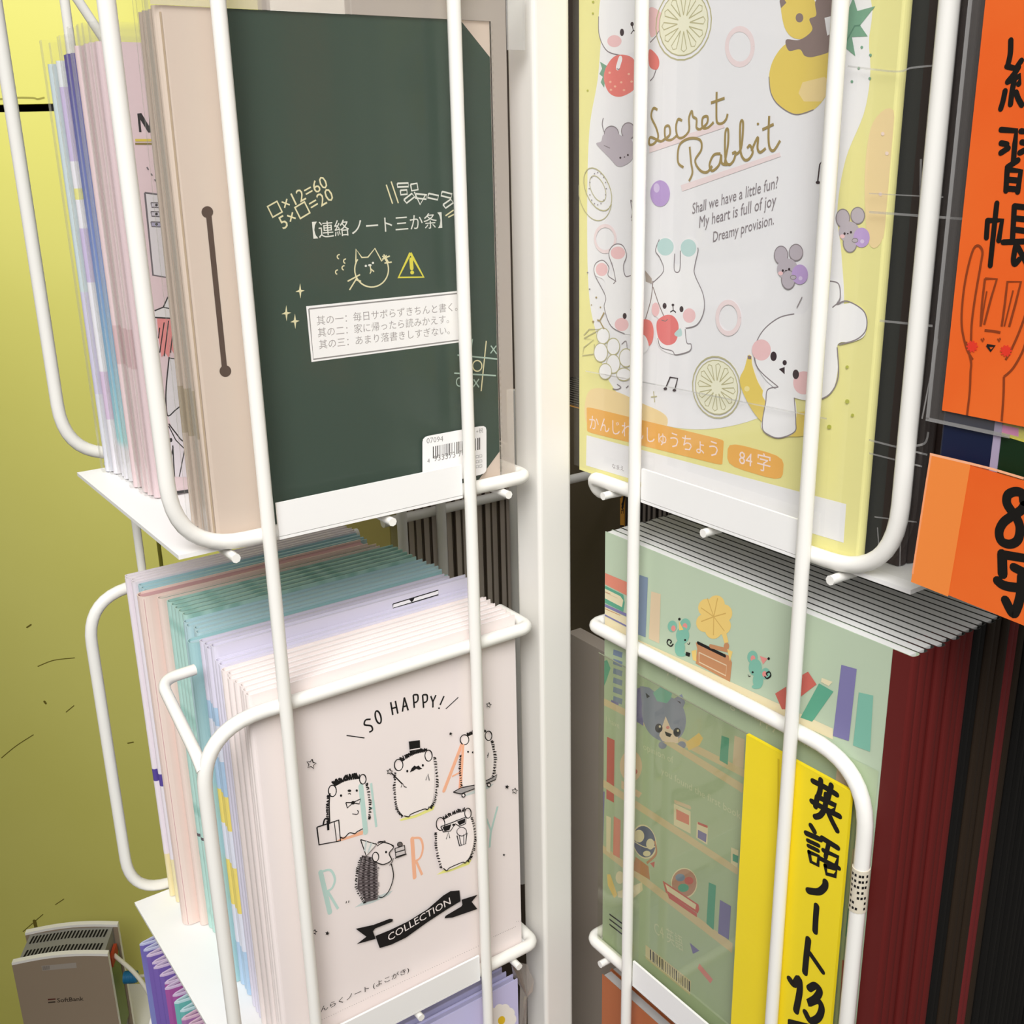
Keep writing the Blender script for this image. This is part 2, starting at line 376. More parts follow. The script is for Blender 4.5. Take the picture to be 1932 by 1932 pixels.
# ---- hedgehog notebook (front)
PINK = M('#f0e5e2', .5, .3); PINKP = M('#f2eeee', .7, .15)
GREYH = M('#5a5152', .7, .1); MINT = M('#bcd8d0', .6, .1); PEACH = M('#f5b795', .6, .1); LEMON = M('#eeea8e', .6, .1); SHADE = M('#c9d2d0', .6, .1)
YF = .073
def hedgehog_art(mb):
    A = Art(mb, 'y', YF); A.zoom(500, 1280, 2.9638); A.lo, A.hi = (-1.73, -9, ZS+.005), (-.313, 9, 9); B = INK; t = .0055
    # tinted letters and ground patches first
    A.P([(390, 915), (430, 888), (550, 848), (546, 872), (420, 910)], PEACH)
    A.P([(750, 790), (800, 770), (900, 735), (950, 710), (940, 735), (840, 778), (760, 796)], LEMON)
    A.P([(958, 1098), (1000, 1070), (1155, 1012), (1140, 1040), (1040, 1078)], LEMON)
    A.P([(1082, 668), (1190, 615), (1280, 588), (1255, 612), (1180, 640)], SHADE)
    A.P([(500, 1280), (560, 1240), (715, 1185), (690, 1212), (600, 1255)], SHADE)
    A.L([(535, 600), (562, 860)], MINT, .026); A.L([(592, 585), (622, 830)], MINT, .012); A.L([(545, 735), (610, 722)], MINT, .01)
    A.L([(1100, 368), (1000, 628)], PEACH, .02); A.L([(1106, 372), (1090, 612)], PEACH, .018); A.L([(1045, 548), (1095, 522)], PEACH, .01)
    A.L([(310, 1082), (362, 1308)], MINT, .024); A.L([(315, 1080), (365, 1072), (390, 1120), (375, 1170), (342, 1192)], MINT, .012, sm=True); A.L([(350, 1190), (408, 1288)], MINT, .013)
    A.L([(822, 895), (836, 1112)], PEACH, .022); A.L([(828, 892), (868, 895), (882, 945), (868, 1000), (838, 1022)], PEACH, .012, sm=True); A.L([(845, 1022), (878, 1098)], PEACH, .013)
    A.L([(1238, 785), (1265, 855)], MINT, .01); A.L([(1300, 715), (1262, 860), (1255, 945)], MINT, .012)
    # lettering SO HAPPY!
    def let(pts, w=.0085): A.L(pts, B, w, sm=len(pts) > 4)
    let([(590, 228), (562, 232), (556, 258), (592, 265), (600, 288), (582, 300)])
    A.E(632, 216, 15, 36, None, B, .0085, rot=-14)
    let([(702, 132), (714, 204)]); let([(728, 125), (742, 196)]); let([(708, 168), (735, 160)])
    let([(768, 185), (778, 106)]); let([(778, 106), (800, 178)]); let([(772, 158), (792, 152)])
    for x in (828, 880): let([(x, 92), (x+6, 164)]); let([(x, 92), (x+24, 92), (x+26, 120), (x+16, 132), (x+4, 134)])
    let([(926, 98), (938, 130)]); let([(955, 92), (938, 130), (938, 162)])
    let([(1000, 98), (978, 148)]); A.E(972, 166, 5, 5, B)
    A.L([(455, 318), (555, 332)], B, .005); A.L([(1010, 170), (1080, 105)], B, .005)
    # 1 : with suitcase and bow tie
    A.P([(360, 640), (375, 600), (460, 560), (540, 555), (565, 620), (580, 720), (570, 800), (545, 845), (430, 885), (362, 800), (355, 720)], M('#f6ecE8'.lower(), .5, .3), True)
    A.L([(535, 600), (562, 860)], MINT, .026)
    A.E(376, 628, 22, 32, None, B, t); A.E(546, 563, 18, 27, None, B, t)
    for _ in range(2): A.fur([(395, 600), (455, 572), (528, 560)], B, 30, 34, .006)
    A.fur([(358, 795), (355, 720), (360, 650)], B, 14, 34); A.fur([(560, 590), (578, 690), (574, 790)], B, 14, 34)
    A.L([(360, 800), (357, 700), (362, 640)], B, t, sm=True); A.L([(420, 886), (440, 890), (470, 862), (500, 866), (512, 856), (545, 838)], B, t, sm=True)
    A.E(423, 653, 6, 7, B); A.E(511, 625, 6, 7, B); A.E(470, 626, 10, 7, B); A.L([(462, 645), (470, 640), (478, 646)], B, .004)
    A.L([(450, 692), (458, 722), (490, 694), (525, 700), (532, 672), (490, 692)], B, t, closed=True); A.E(490, 693, 8, 7, None, B, t)
    A.L([(486, 755), (512, 758), (520, 745), (514, 735)], B, .004, sm=True)
    A.L([(288, 830), (300, 928), (420, 906), (410, 790)], B, .007, closed=True); A.L([(385, 800), (398, 910)], B, .004); A.L([(322, 822), (332, 785), (352, 788), (358, 812)], B, .008, sm=True); A.P([(342, 800), (356, 795), (358, 845), (346, 848)], B)
    # 2 : top hat
    A.P([(735, 500), (770, 460), (860, 415), (930, 430), (945, 560), (935, 680), (905, 728), (800, 770), (745, 735), (728, 620)], M('#f6ece8', .5, .3), True)
    A.E(745, 482, 24, 32, None, B, t); A.E(912, 430, 20, 31, None, B, t)
    A.fur([(768, 462), (830, 425), (895, 408)], B, 24, 46); A.fur([(770, 765), (740, 720), (728, 620), (732, 520)], B, 14, 52); A.fur([(938, 440), (952, 560), (942, 670), (915, 720)], B, 14, 48)
    A.L([(775, 765), (800, 770), (815, 755), (885, 728), (905, 730), (915, 712)], B, t, sm=True)
    A.E(792, 515, 6, 7, B); A.E(879, 483, 6, 7, B)
    A.P([(806, 522), (818, 498), (832, 484), (842, 490), (856, 484), (866, 496), (876, 500), (858, 508), (842, 502), (826, 514)], B)
    A.L([(703, 525), (765, 588)], B, .006); star(A, 693, 518, 17, B, False)
    A.L([(757, 606), (766, 584), (775, 602), (788, 606)], B, .004); A.L([(896, 566), (908, 530), (915, 568)], B, .004)
    A.P([(800, 350), (862, 342), (864, 398), (806, 408)], B); A.L([(782, 428), (845, 408), (903, 394)], B, .012); A.L([(806, 398), (863, 388)], PINK, .006)
    # 3 : skateboard
    A.P([(1100, 350), (1130, 315), (1230, 300), (1258, 350), (1275, 450), (1262, 545), (1180, 590), (1105, 600), (1092, 480)], M('#f6ece8', .5, .3), True)
    A.L([(1104, 372), (1090, 612)], PEACH, .016)
    A.E(1112, 340, 24, 28, None, B, t); A.E(1246, 318, 19, 26, None, B, t)
    A.fur([(1130, 322), (1180, 302), (1232, 298)], B, 18, 30, .007); A.fur([(1100, 595), (1092, 500), (1095, 420)], B, 12, 24); A.fur([(1258, 350), (1275, 450), (1262, 560)], B, 16, 36)
    A.E(1131, 407, 5, 6, B); A.E(1160, 410, 8, 6, B)
    A.L([(1240, 440), (1246, 412), (1238, 430)], B, .004)
    A.P([(1048, 632), (1090, 608), (1180, 590), (1268, 552), (1292, 534), (1284, 562), (1180, 608), (1090, 642)], M('#a9a3a2', .6, .1)); A.L([(1048, 632), (1090, 608), (1180, 590), (1268, 552), (1292, 534), (1284, 562), (1180, 608), (1090, 642)], B, t, closed=True)
    A.E(1105, 650, 9, 10, PINK, B, t); A.E(1248, 592, 9, 10, PINK, B, t)
    # 4 : party hat, seen from the side
    A.P([(540, 985), (618, 1000), (625, 1100), (626, 1230), (560, 1246), (512, 1170), (520, 1060)], GREYH)
    for k in range(7): A.fur([(535+k*13, 1000), (522+k*15, 1100), (530+k*14, 1230)], M('#2c2828', .7, .1) if k % 2 else M('#8d8485', .7, .1), 18, 22, .005)
    A.fur([(560, 1246), (512, 1170), (520, 1060), (545, 985)], B, 14, 40)
    A.P([(600, 1000), (620, 930), (660, 912), (712, 934), (690, 970), (700, 1010), (655, 1034), (612, 1020)], PINK, True); A.L([(612, 1020), (655, 1034), (700, 1010), (688, 972), (712, 934), (660, 912), (620, 932)], B, t, sm=True)
    A.fur([(610, 930), (640, 912), (668, 912)], B, 10, 14)
    A.E(612, 992, 18, 26, PINK, B, t); A.E(671, 965, 6, 7, B); A.E(708, 930, 6, 5, B)
    A.P([(528, 895), (618, 922), (560, 986)], M('#e9e4e0', .6, .1)); A.L([(528, 895), (618, 922), (560, 986)], B, t, closed=True); A.L([(560, 905), (552, 960)], SHADE, .01); A.L([(590, 914), (570, 968)], SHADE, .01)
    A.L([(700, 1030), (712, 1100), (690, 1175), (655, 1215), (630, 1216)], B, t, sm=True); A.L([(690, 1040), (705, 1020), (712, 1000)], B, .004)
    A.P([(720, 945), (774, 928), (778, 975), (726, 992)], M('#cfc6c4', .6, .1)); A.L([(720, 945), (774, 928), (778, 975), (726, 992)], B, t, closed=True); A.L([(722, 968), (776, 952)], B, .006); A.L([(720, 1000), (785, 976)], B, t); A.E(748, 922, 14, 13, M('#6b6462', .6, .1), B, .004)
    # 5 : sunglasses and popcorn
    A.P([(960, 830), (1000, 780), (1110, 735), (1145, 770), (1162, 880), (1145, 970), (1110, 1022), (1010, 1066), (975, 1030), (955, 930)], M('#f6ece8', .5, .3), True)
    A.E(975, 808, 24, 36, None, B, t); A.E(1128, 748, 18, 28, None, B, t)
    A.fur([(1000, 782), (1060, 752), (1115, 738)], B, 20, 34); A.fur([(985, 1050), (958, 940), (955, 850)], B, 14, 44); A.fur([(1142, 775), (1164, 880), (1145, 970), (1120, 1015)], B, 14, 44)
    A.L([(990, 1055), (1010, 1068), (1025, 1052), (1095, 1022), (1112, 1026), (1122, 1010)], B, t, sm=True)
    A.L([(975, 822), (1042, 798), (1060, 790), (1118, 768), (1114, 806), (1080, 820), (1056, 806), (1030, 846), (990, 852)], B, t, closed=True)
    A.P([(985, 824), (1034, 808), (1024, 840), (996, 848)], B); A.P([(1066, 794), (1112, 776), (1110, 800), (1080, 814)], B)
    A.E(1048, 812, 9, 6, B); A.L([(1006, 892), (1018, 852), (1026, 886)], B, .004)
    A.L([(1066, 872), (1080, 930), (1114, 918), (1122, 856)], B, t); A.E(1092, 850, 27, 24, PINK, B, .004); A.L([(1078, 872), (1090, 926)], B, .004); A.L([(1104, 864), (1104, 920)], B, .004)
    # ribbon
    A.P([(610, 1432), (690, 1400), (790, 1352), (900, 1284), (990, 1206), (1030, 1182), (1080, 1178), (1086, 1238), (1010, 1284), (900, 1356), (780, 1442), (700, 1480), (634, 1500)], B)
    A.P([(500, 1392), (600, 1370), (690, 1336), (708, 1338), (706, 1352), (610, 1390), (596, 1406), (612, 1448), (505, 1478), (560, 1436)], B)
    A.P([(1182, 1202), (1092, 1230), (1096, 1258), (1090, 1268), (1002, 1320), (996, 1334), (1040, 1330), (1180, 1282), (1148, 1242)], B)
    A.T('COLLECTION', (685, 1462), (1032, 1252), PINK, 1.0)
    for x, y, r, f in ((252, 472, 28, 0), (1243, 143, 15, 0), (1388, 623, 17, 0), (1030, 303, 11, 1), (1345, 600, 13, 1), (1328, 980, 8, 1), (341, 1417, 13, 1), (270, 1410, 14, 0)): star(A, x, y, r, B, f)
    A.L([(448, 1238), (446, 1250)], B, .004); A.L([(462, 1234), (460, 1246)], B, .004)
    A.T('れんらくノート (よこがき)', (255, 1880), (798, 1632), INK, .82)
    def dots(p, q, n):
        for k in range(n): A.E(p[0]+(q[0]-p[0])*k/(n-1), p[1]+(q[1]-p[1])*k/(n-1), 1.6, 1.6, GREYH, n=6)
    dots((300, 1905), (1185, 1488), 70); dots((1270, 1436), (1392, 1380), 14); dots((1398, 1352), (1495, 1335), 10)
def star(A, x, y, r, m, fill):
    p = [(x+(r if k % 2 == 0 else r*.48)*math.sin(k*math.pi/5+.15), y-(r if k % 2 == 0 else r*.48)*math.cos(k*math.pi/5+.15)) for k in range(10)]
    A.P(p, m) if fill else A.L(p, m, .0045, closed=True)
HW = 1.43
booklet((-1.74, YF, ZS), HW, 2.02, .042, [(0, 2.02, PINK)], PINKP,
        'pale pink hedgehog notebook lettered SO HAPPY!, foremost in the lower left basket', 'notebook', 'small notebooks in the lower left basket', extra=hedgehog_art)
G_L = 'small notebooks in the lower left basket'
y = YF+.044
def run(n, t, x, w, h, bands, pm_, lab, step=None, jx=.012, jz=.0):
    """n copies of one kind, front to back, each with a label of its own"""
    global y
    first = None
    for i in range(n):
        dx = random.uniform(-jx, jx)
        if first is None:
            first = booklet((x, y, ZS), w, h, t, bands, pm_, lab(i), 'notebook', G_L); fy = y
        else:
            copy_tree(first, (dx, y-fy, 0), lab(i), G_L)
        y += t+.003
INKL = M('#6a6468', .6, .2)
# pink hedgehog copies: a dashed thin drawing shows near the fold
def spine_bands(h, base, marks): # marks (z0,z1,mat)
    out = []; z = 0
    for a, b, m in marks: out += [(z, a, base), (a, b, m)]; z = b
    return out+[(z, h, base)]
run(6, .046, -1.735, HW, 2.02, [(0, 2.02, PINK)], PINKP, lambda i: f'plain pale pink notebook with folded spine, {ORD[i]} behind the SO HAPPY! hedgehog notebook')
LIL = M('#e0dcec', .5, .3); LILP = M('#dedae8', .7, .15); SKY = M('#b4cfe8', .5, .3); CORN = M('#f0dd7a', .5, .3); LWH = M('#e3e6f2', .5, .3)
LB = [(0, .28, SKY), (.28, .52, LWH), (.52, .80, CORN), (.80, 1.02, LWH), (1.02, 1.22, CORN), (1.22, 1.42, SKY), (1.42, 1.62, LWH), (1.62, 1.72, SKY), (1.72, 2.035, LIL)]
run(2, .045, -1.73, HW, 2.03, [(0, 2.03, LIL)], LILP, lambda i: f'plain lilac notebook, {ORD[i]} of the pair just behind the pale pink notebooks')
# taller lilac notebook whose title box shows above the others
def titlebox(mb):
    yy = y; A = Art(mb, 'y', yy); A.ax = lambda q: ony(q, yy); A.nrm = np.array([0, -1., 0]); A.zoom(540, 920, 4.2)
    for p, q in (((845, 922), (1205, 812)),):
        A.P([(845, 922), (1205, 812), (1205, 848), (845, 956)], M('#f7f5f5', .5, .2)); A.L([(845, 922), (1205, 812), (1205, 848), (845, 956)], INK, .006, closed=True)
        A.P([(968, 882), (1018, 870), (1008, 892), (994, 908)], INK)
booklet((-1.725, y, ZS), 1.43, 2.085, .05, [(0, 2.085, LIL)], LILP, 'taller lilac notebook with a small outlined title box near its top edge', 'notebook', G_L, extra=titlebox); y += .053
run(4, .044, -1.705, HW-.03, 2.035, LB, LILP, lambda i: f'lilac notebook with blue and yellow spine, {ORD[i]} behind the title box one')
BLUE = M('#bfdce2', .5, .3); BLUEP = M('#bdd6de', .7, .15)
run(1, .07, -1.755, HW+.04, 2.02, [(0, 2.02, M('#a9cfd2', .5, .3))], BLUEP, lambda i: 'plain pale teal blue notebook with wide spine, between the lilac and the sky blue notebooks')
run(4, .05, -1.69, HW-.02, 2.03, [(0, .5, BLUE), (.5, .53, INKL), (.53, 2.03, BLUE)], BLUEP, lambda i: f'pale sky blue notebook, {ORD[i]} in front of the scalloped teal notebooks')
TEAL = mottled('#9cc7bd', '#b9dcd3', 95, .5, 'teal_scallop_print', 'VORONOI', lo=.2, hi=.5); TEALP = mottled('#83a39b', '#8dada5', 60, .7, 'teal_paper')
TEALD = M('#7db9aa', .5, .3)
run(5, .05, -1.68, HW-.07, 2.05, [(0, .62, TEAL), (.62, .64, INKL), (.64, 2.05, TEAL)], TEALP, lambda i: f'teal scallop patterned notebook, {ORD[i]} behind the pale sky blue notebooks')
PK2 = M('#eed8ce', .5, .3); PK2P = M('#cfa3a6', .7, .15)
run(1, .05, -1.72, HW-.12, 2.06, [(0, 2.06, PK2)], TEALP, lambda i: 'narrow peach pink notebook behind the teal scallop notebooks')
run(1, .095, -1.80, HW-.09, 2.07, [(0, 2.07, PK2)], PK2P, lambda i: 'thick peach pink notebook with a wide rounded spine, standing behind the teal notebooks')
BK = M('#b4d3da', .5, .3)
run(3, .045, -1.745, HW-.1, 2.06, [(0, 2.06, BK)], M('#a9c9cf', .7, .15), lambda i: f'pale blue notebook, {ORD[i]} behind the thick peach pink one')
WH = M('#eef0e8', .6, .2); LPU = M('#ece3ea', .5, .3)
run(4, .036, -1.765, HW-.08, 2.07, [(0, .3, M('#ecdfb0', .5, .3)), (.3, .8, LPU), (.8, .88, M('#5b4a9a', .5, .3)), (.88, 2.07, LPU)], WH, lambda i: f'white-topped lilac pink notebook, {ORD[i]} of four at the back of lower left basket')

# ================================================================ LEFT BASKET, UPPER TIER : notebooks in clear covers
SC.cycles.transparent_max_bounces = 32
CLR = clear('clear_plastic_cover', '#fcfcfb', .035, .10, .02, '#f4f2f0')
CLR2 = clear('clear_plastic_margin', '#f4f4f2', .12, .15, .22, '#f0eeee')
G_U = 'notebooks in clear covers in the upper left basket'
ZU = -.006
def covered(loc, w, h, t, bands, pagem, label, art=None, clr=CLR, mx=.07, mz=.075, name='notebook', group=G_U, edge=True):
    """notebook with a clear plastic jacket that stands out a little at the top and the fore-edge"""
    R = frame_left(*loc); th = thing(name, label, 'notebook', loc, group)
    mb = folded(R, w, h, t, bands)
    if art: art(mb)
    mb.build('cover', th); pageblock(R, w, h, t, pagem).build('pages', th)
    j = MB(); f = -.010
    j.add([R(-.016, f+.02, .0), R(.0, f, 0), R(w+mx, f, 0), R(w+mx, f, h+mz), R(0, f, h+mz), R(-.016, f+.02, h+mz)], [(0, 1, 4, 5), (1, 2, 3, 4)], clr)
    if edge: j.add([R(-.016, f+.02, 0), R(-.016, t*.9, 0), R(-.016, t*.9, h+mz), R(-.016, f+.02, h+mz)], [(0, 1, 2, 3)], CLR2)
    j.build('clear_cover', th); return th
BOARD = mottled('#33453a', '#37493d', 4, .42, 'blackboard_green', spec=.35); BEIGE = M('#d4c3b5', .5, .3); BEIGEP = M('#cdbba8', .7, .2); BAND = M('#56453b', .7, .1)
CHK = M('#ded6ac', .8, .1); CHKW = M('#dcdcd2', .8, .1); CHKY = M('#d8cf4a', .8, .1); CHKG = M('#a9bdb0', .8, .1); GR = M('#8d8a88', .7, .1); WHT = M('#f3f1f0', .5, .3)
YB = .082
def board_art(mb):
    A = Art(mb, 'y', YB); A.zoom(420, 480, 2.76); A.lo, A.hi = (-1.80, -9, ZU+.006), (-.372, 9, ZU+2.03)
    A.z = (0, 0, 1)
    A.P([(427, 12), (868, 36), (931, 108), (948, 690), (945, 851), (898, 912), (905, 930), (520, 998), (515, 960)], BOARD)
    # elastic band on the beige spine strip
    A.L([(393, 400), (424, 700)], BAND, .022); A.E(391, 400, 11, 11, BAND); A.E(425, 700, 11, 11, BAND)
    A.L([(302, 22), (404, 1010)], M('#b9a58d', .7, .1), .008)
    A.zoom(420, 0, 2.9273)
    A.T('□×12=60', (275, 1205), (585, 1030), CHK, 1.0); A.T('5×□=20', (335, 1268), (618, 1098), CHK, 1.0)
    A.L([(903, 1020), (938, 1125)], CHK, .006); A.L([(930, 1002), (970, 1122)], CHK, .006)
    for x, y, w_, h_, r in ((995, 1022, 30, 10, -2), (1058, 1033, 18, 18, -10), (1000, 1062, 18, 12, -5), (1030, 1095, 28, 12, -38), (1095, 1085, 30, 12, 6), (1162, 1086, 28, 12, 12), (1236, 1076, 28, 12, 14), (1245, 1125, 26, 12, -35)):
        c, q = math.cos(math.radians(r)), math.sin(math.radians(r))
        A.L([(x+a*c-b*q, y+a*q+b*c) for a, b in ((-w_, -h_), (w_, -h_), (w_, h_), (-w_, h_))], CHKW, .007, closed=True)
    A.L([(1058, 1060), (1090, 1130), (1120, 1075)], CHKW, .006); A.L([(1230, 1192), (1275, 1160)], CHK, .006); A.L([(1245, 1200), (1285, 1180)], CHK, .006)
    A.T('【連絡ノート三か条】', (500, 1310), (1212, 1250), CHKW, 1.0)
    cat = [(735, 1448), (736, 1376), (768, 1422), (802, 1420), (840, 1372), (878, 1442), (905, 1410)]
    A.L(cat, CHK, .006)
    A.zoom(420, 480, 2.76)
    A.E(775, 78, 88, 92, None, CHK, .006, a0=-50, a1=215)
    for p in ([(830, 25), (870, 8)], [(842, 45), (880, 40)], [(838, 0), (862, 40)], [(650, 140), (715, 105)], [(690, 130), (720, 140)], [(660, 185), (700, 120)]): A.L(p, CHK, .006)
    for x, y in ((607, 12), (640, 35), (598, 92), (632, 70)): A.E(x, y, 11, 11, None, CHK, .005, a0=100, a1=280)
    A.E(745, 60, 6, 6, CHKW); A.E(782, 44, 6, 6, CHKW); A.E(766, 56, 9, 6, CHKW); A.L([(768, 60), (772, 90), (766, 100)], CHK, .005); A.L([(772, 76), (788, 90)], CHK, .005)
    A.L([(977, -8), (1046, 118), (915, 120)], CHKY, .012, closed=True); A.L([(981, 26), (984, 72)], CHKY, .018); A.E(986, 94, 10, 10, CHKY)
    for x, y, r in ((403, 190, 40), (331, 306, 42), (376, 348, 40)):
        A.P([(x, y-r), (x+5, y-6), (x+r*.6, y-3), (x+6, y+6), (x+2, y+r), (x-5, y+6), (x-r*.6, y+5), (x-6, y-6)], CHK)
    A.P([(434, 270), (1260, 186), (1272, 452), (462, 560)], WHT); A.L([(448, 284), (1250, 200), (1260, 442), (472, 546)], GR, .006, closed=True)
    A.T('其の一：毎日サボらずきちんと書く。', (490, 366), (1222, 290), M('#a39d9b', .7, .1), 1.0)
    A.T('其の二：家に帰ったら読みかえす。', (496, 428), (1178, 354), M('#a39d9b', .7, .1), 1.0)
    A.T('其の三：あまり落書きしすぎない。', (502, 490), (1182, 412), M('#a39d9b', .7, .1), 1.0)
    A.L([(1372, 450), (1345, 712)], CHK, .006); A.L([(1300, 440), (1270, 700)], CHKG, .006); A.L([(1222, 524), (1440, 543)], CHKG, .007); A.L([(1205, 618), (1422, 631)], CHKG, .007)
    A.L([(1396, 475), (1426, 518)], CHKG, .006); A.L([(1424, 475), (1394, 515)], CHKG, .006); A.E(1325, 580, 24, 28, None, CHK, .006); A.E(1232, 664, 16, 22, None, CHKG, .005)
    A.L([(1306, 650), (1334, 692)], CHKG, .006); A.L([(1334, 648), (1304, 690)], CHKG, .006)
board = covered((-1.805, YB, ZU), 1.435, 2.03, .06, [(0, 2.03, BEIGE)], BEIGEP, 'blackboard style notebook with beige spine, foremost in the upper left basket', board_art, mx=.07, mz=.075)
FROST = clear('frosted_film_margin', '#f2efec', .05, .2, .55, '#d6cbc0')
fm_ = MB(); jx, jz, jy = -.37, ZU+2.03, YB-.011
fm_.add([(jx, jy, ZU), (-.292, jy, ZU), (-.292, jy, jz+.14), (jx, jy, jz+.14)], [(0, 1, 2, 3)], FROST); fm_.add([(-1.82, jy, jz), (jx, jy, jz), (jx, jy, jz+.14), (-1.82, jy, jz+.14)], [(0, 1, 2, 3)], FROST)
tag(fm_.build('film_margin', board), 'frosted clear film margin')
st = MB(); A = Art(st, 'y', YB-.014); A.zoom(420, 480, 2.76)
def rrect(c4, k=.12):
    out = []; n = len(c4)
    for i in range(n):
        a, b, c = (np.array(c4[i-1], float), np.array(c4[i], float), np.array(c4[(i+1) % n], float)); p = b+(a-b)*k; q = b+(c-b)*k
        for t in (0, .33, .66, 1): out.append(tuple(p*(1-t)**2+b*2*t*(1-t)+q*t*t))
    return out
A.P(rrect([(1040, 950), (1373, 888), (1374, 1140), (1040, 1215)], .1), WHT)
A.T('07094', (1062, 985), (1148, 972), GR, 1.0); A.T('+税', (1320, 933), (1356, 925), GR, 1.0)
bx = 1094
while bx < 1336:
    wv = random.choice((2, 3, 5)); yb = 1000-(bx-1094)*.19
    A.P([(bx, yb), (bx+wv, yb-.5), (bx+wv, yb+62), (bx, yb+62.5)], M('#4a4744', .7, .1)); bx += wv+random.choice((4, 5, 8))
A.T('4', (1065, 1086), (1078, 1084), GR, 1.0); A.T('933373 70', (1100, 1078), (1262, 1046), GR, 1.0)
for k in range(3): A.T('ロロ', (1318, 1062+k*26), (1350, 1056+k*26), GR, 1.0)
st.build('barcode_sticker', board)
# zip-like ribbed seam and clear hanging tab at the right of the front jacket
zp = MB(); xs = ony((941, 700), YB-.012)[0]
for k in range(64): z = .05+k*.031; zp.box(xs-.008, xs+.008, YB-.018, YB-.012, z, z+.013, CLR)
zp.build('ribbed_seam', board)
tb = MB(); p0, p1 = ony((958, 40), YB-.02), ony((990, 95), YB-.02); tb.box(p0[0], p1[0], YB-.025, YB-.008, p1[2], p0[2]+.12, CLR2); tb.build('plastic_tab', board)
bk = None
for i, (yb0, th_) in enumerate(((.158, .002), (.240, .021), (.325, .043))):      # their feet have slid back on the shelf
    lab = f'beige spined notebook in clear cover, {ORD[i]} behind the blackboard style notebook'
    if bk is None: o_ = bk = covered((-1.80, yb0, ZU+.003), 1.445, 2.02, .022, [(0, .42, BEIGE), (.42, .62, M('#b9a992', .6, .2)), (.62, 2.02, BEIGE)], BEIGEP, lab, mx=.045); fy = yb0
    else: o_ = copy_tree(bk, (random.uniform(-.008, .008), yb0-fy, 0), lab, G_U)
    o_.rotation_euler.x = th_
# pink notebooks with the girl in a hat
YP = .845
ROSE = M('#e2cccf', .5, .3); ROSEP = M('#e2d5d8', .7, .15); COR = M('#e58f8c', .6, .2)
def girl_art(mb):
    A = Art(mb, 'y', YP); A.zoom(0, 0, 3.864); B = INK; A.z = (0, 0, 1)
    A.zoom(0, 0, 3.864)
    A.P([(1085, 605), (1120, 603), (1142, 750), (1100, 755)], B); A.P([(1115, 690), (1200, 694), (1200, 716), (1118, 714)], B); A.P([(1190, 605), (1225, 605), (1240, 752), (1202, 752)], B)
    A.P([(1000, 828), (1030, 824), (1086, 918), (1086, 830), (1100, 830), (1106, 964), (1080, 966), (1022, 872), (1030, 962), (1014, 963)], B); A.P([(1128, 830), (1160, 828), (1172, 964), (1138, 968)], B); A.E(1240, 900, 45, 62, None, B, .03)
    YL = M('#d8c24a', .6, .2)
    A.L([(985, 1022), (1330, 1022)], YL, .010); A.L([(985, 1048), (1335, 1048)], M('#8a7a3c', .6, .2), .008)
    for p in ([(1070, 1218), (1082, 1238)], [(1100, 1265), (1110, 1280)], [(1125, 1308), (1138, 1322)]): A.L(p, INKL, .006)
    A.T('TEA TIME', (1160, 1242), (1420, 1258), INKL, 1.1)
    A.P([(1055, 1405), (1400, 1450), (1440, 2060), (1115, 2005)], M('#dcd8da', .6, .2)); A.L([(1055, 1405), (1400, 1450), (1440, 2060), (1115, 2005)], INKL, .008, closed=True)
    for k, yy in enumerate((1495, 1560, 1635)):
        A.P([(1100, yy-18), (1330, yy-8), (1332, yy+28), (1105, yy+16)], M('#a9a6bd' if k == 2 else '#c9c4cc', .6, .2)); A.L([(1100, yy-18), (1330, yy-8), (1332, yy+28), (1105, yy+16)], INKL, .005, closed=True); A.E(1140, yy, 10, 10, B)
    A.zoom(0, 450, 2.972)
    A.P([(915, 385), (940, 330), (990, 297), (1060, 290), (1120, 330), (1150, 400), (1240, 425), (1180, 470), (1000, 450), (868, 442), (866, 405)], M('#e3e1e0', .6, .2)); A.L([(866, 405), (915, 385), (940, 330), (990, 297), (1060, 290), (1120, 330), (1150, 400)], B, .006); A.L([(868, 442), (1000, 450), (1180, 470)], B, .006); A.L([(915, 385), (1000, 404), (1150, 400)], B, .005)
    A.P([(880, 448), (1000, 452), (1020, 660), (1000, 640), (985, 665), (960, 620), (945, 668), (925, 640), (905, 665), (890, 560)], COR)
    for a, b in (((920, 470), (895, 640)), ((945, 460), (920, 660)), ((975, 470), (955, 640)), ((1000, 500), (1010, 650)), ((895, 500), (888, 560))): A.L([a, b], INK, .005)
    A.P([(975, 540), (1010, 480), (1080, 480), (1080, 640), (1020, 660)], M('#f0e2de', .6, .2)); A.E(997, 558, 10, 13, B)
    A.P([(945, 665), (1030, 680), (1120, 690), (1140, 1180), (1060, 1195), (1000, 1180), (940, 990), (930, 850)], M('#dfdcde', .6, .2)); A.L([(948, 665), (930, 860), (938, 990), (985, 960), (1040, 915)], B, .006, sm=True); A.L([(950, 670), (1030, 682)], B, .005)
    A.L([(1020, 862), (1040, 915)], B, .006); A.L([(1005, 905), (1048, 945)], B, .005)
    A.P([(945, 1040), (1060, 1190), (1110, 1190), (1140, 1340), (975, 1335)], M('#e4dce2', .6, .2)); A.L([(945, 1038), (985, 1090), (1025, 1135), (1075, 1130)], B, .006, sm=True); A.L([(945, 1050), (985, 1130), (1030, 1175)], B, .005); A.L([(1040, 1170), (1065, 1195)], B, .006); A.L([(1035, 1180), (1005, 1335)], B, .005); A.L([(968, 1160), (978, 1335)], B, .006); A.E(958, 1130, 8, 12, B); A.L([(960, 1220), (970, 1170)], B, .006)
    A.L([(985, 1425), (1200, 1392)], B, .014)
y = YP
gp = None
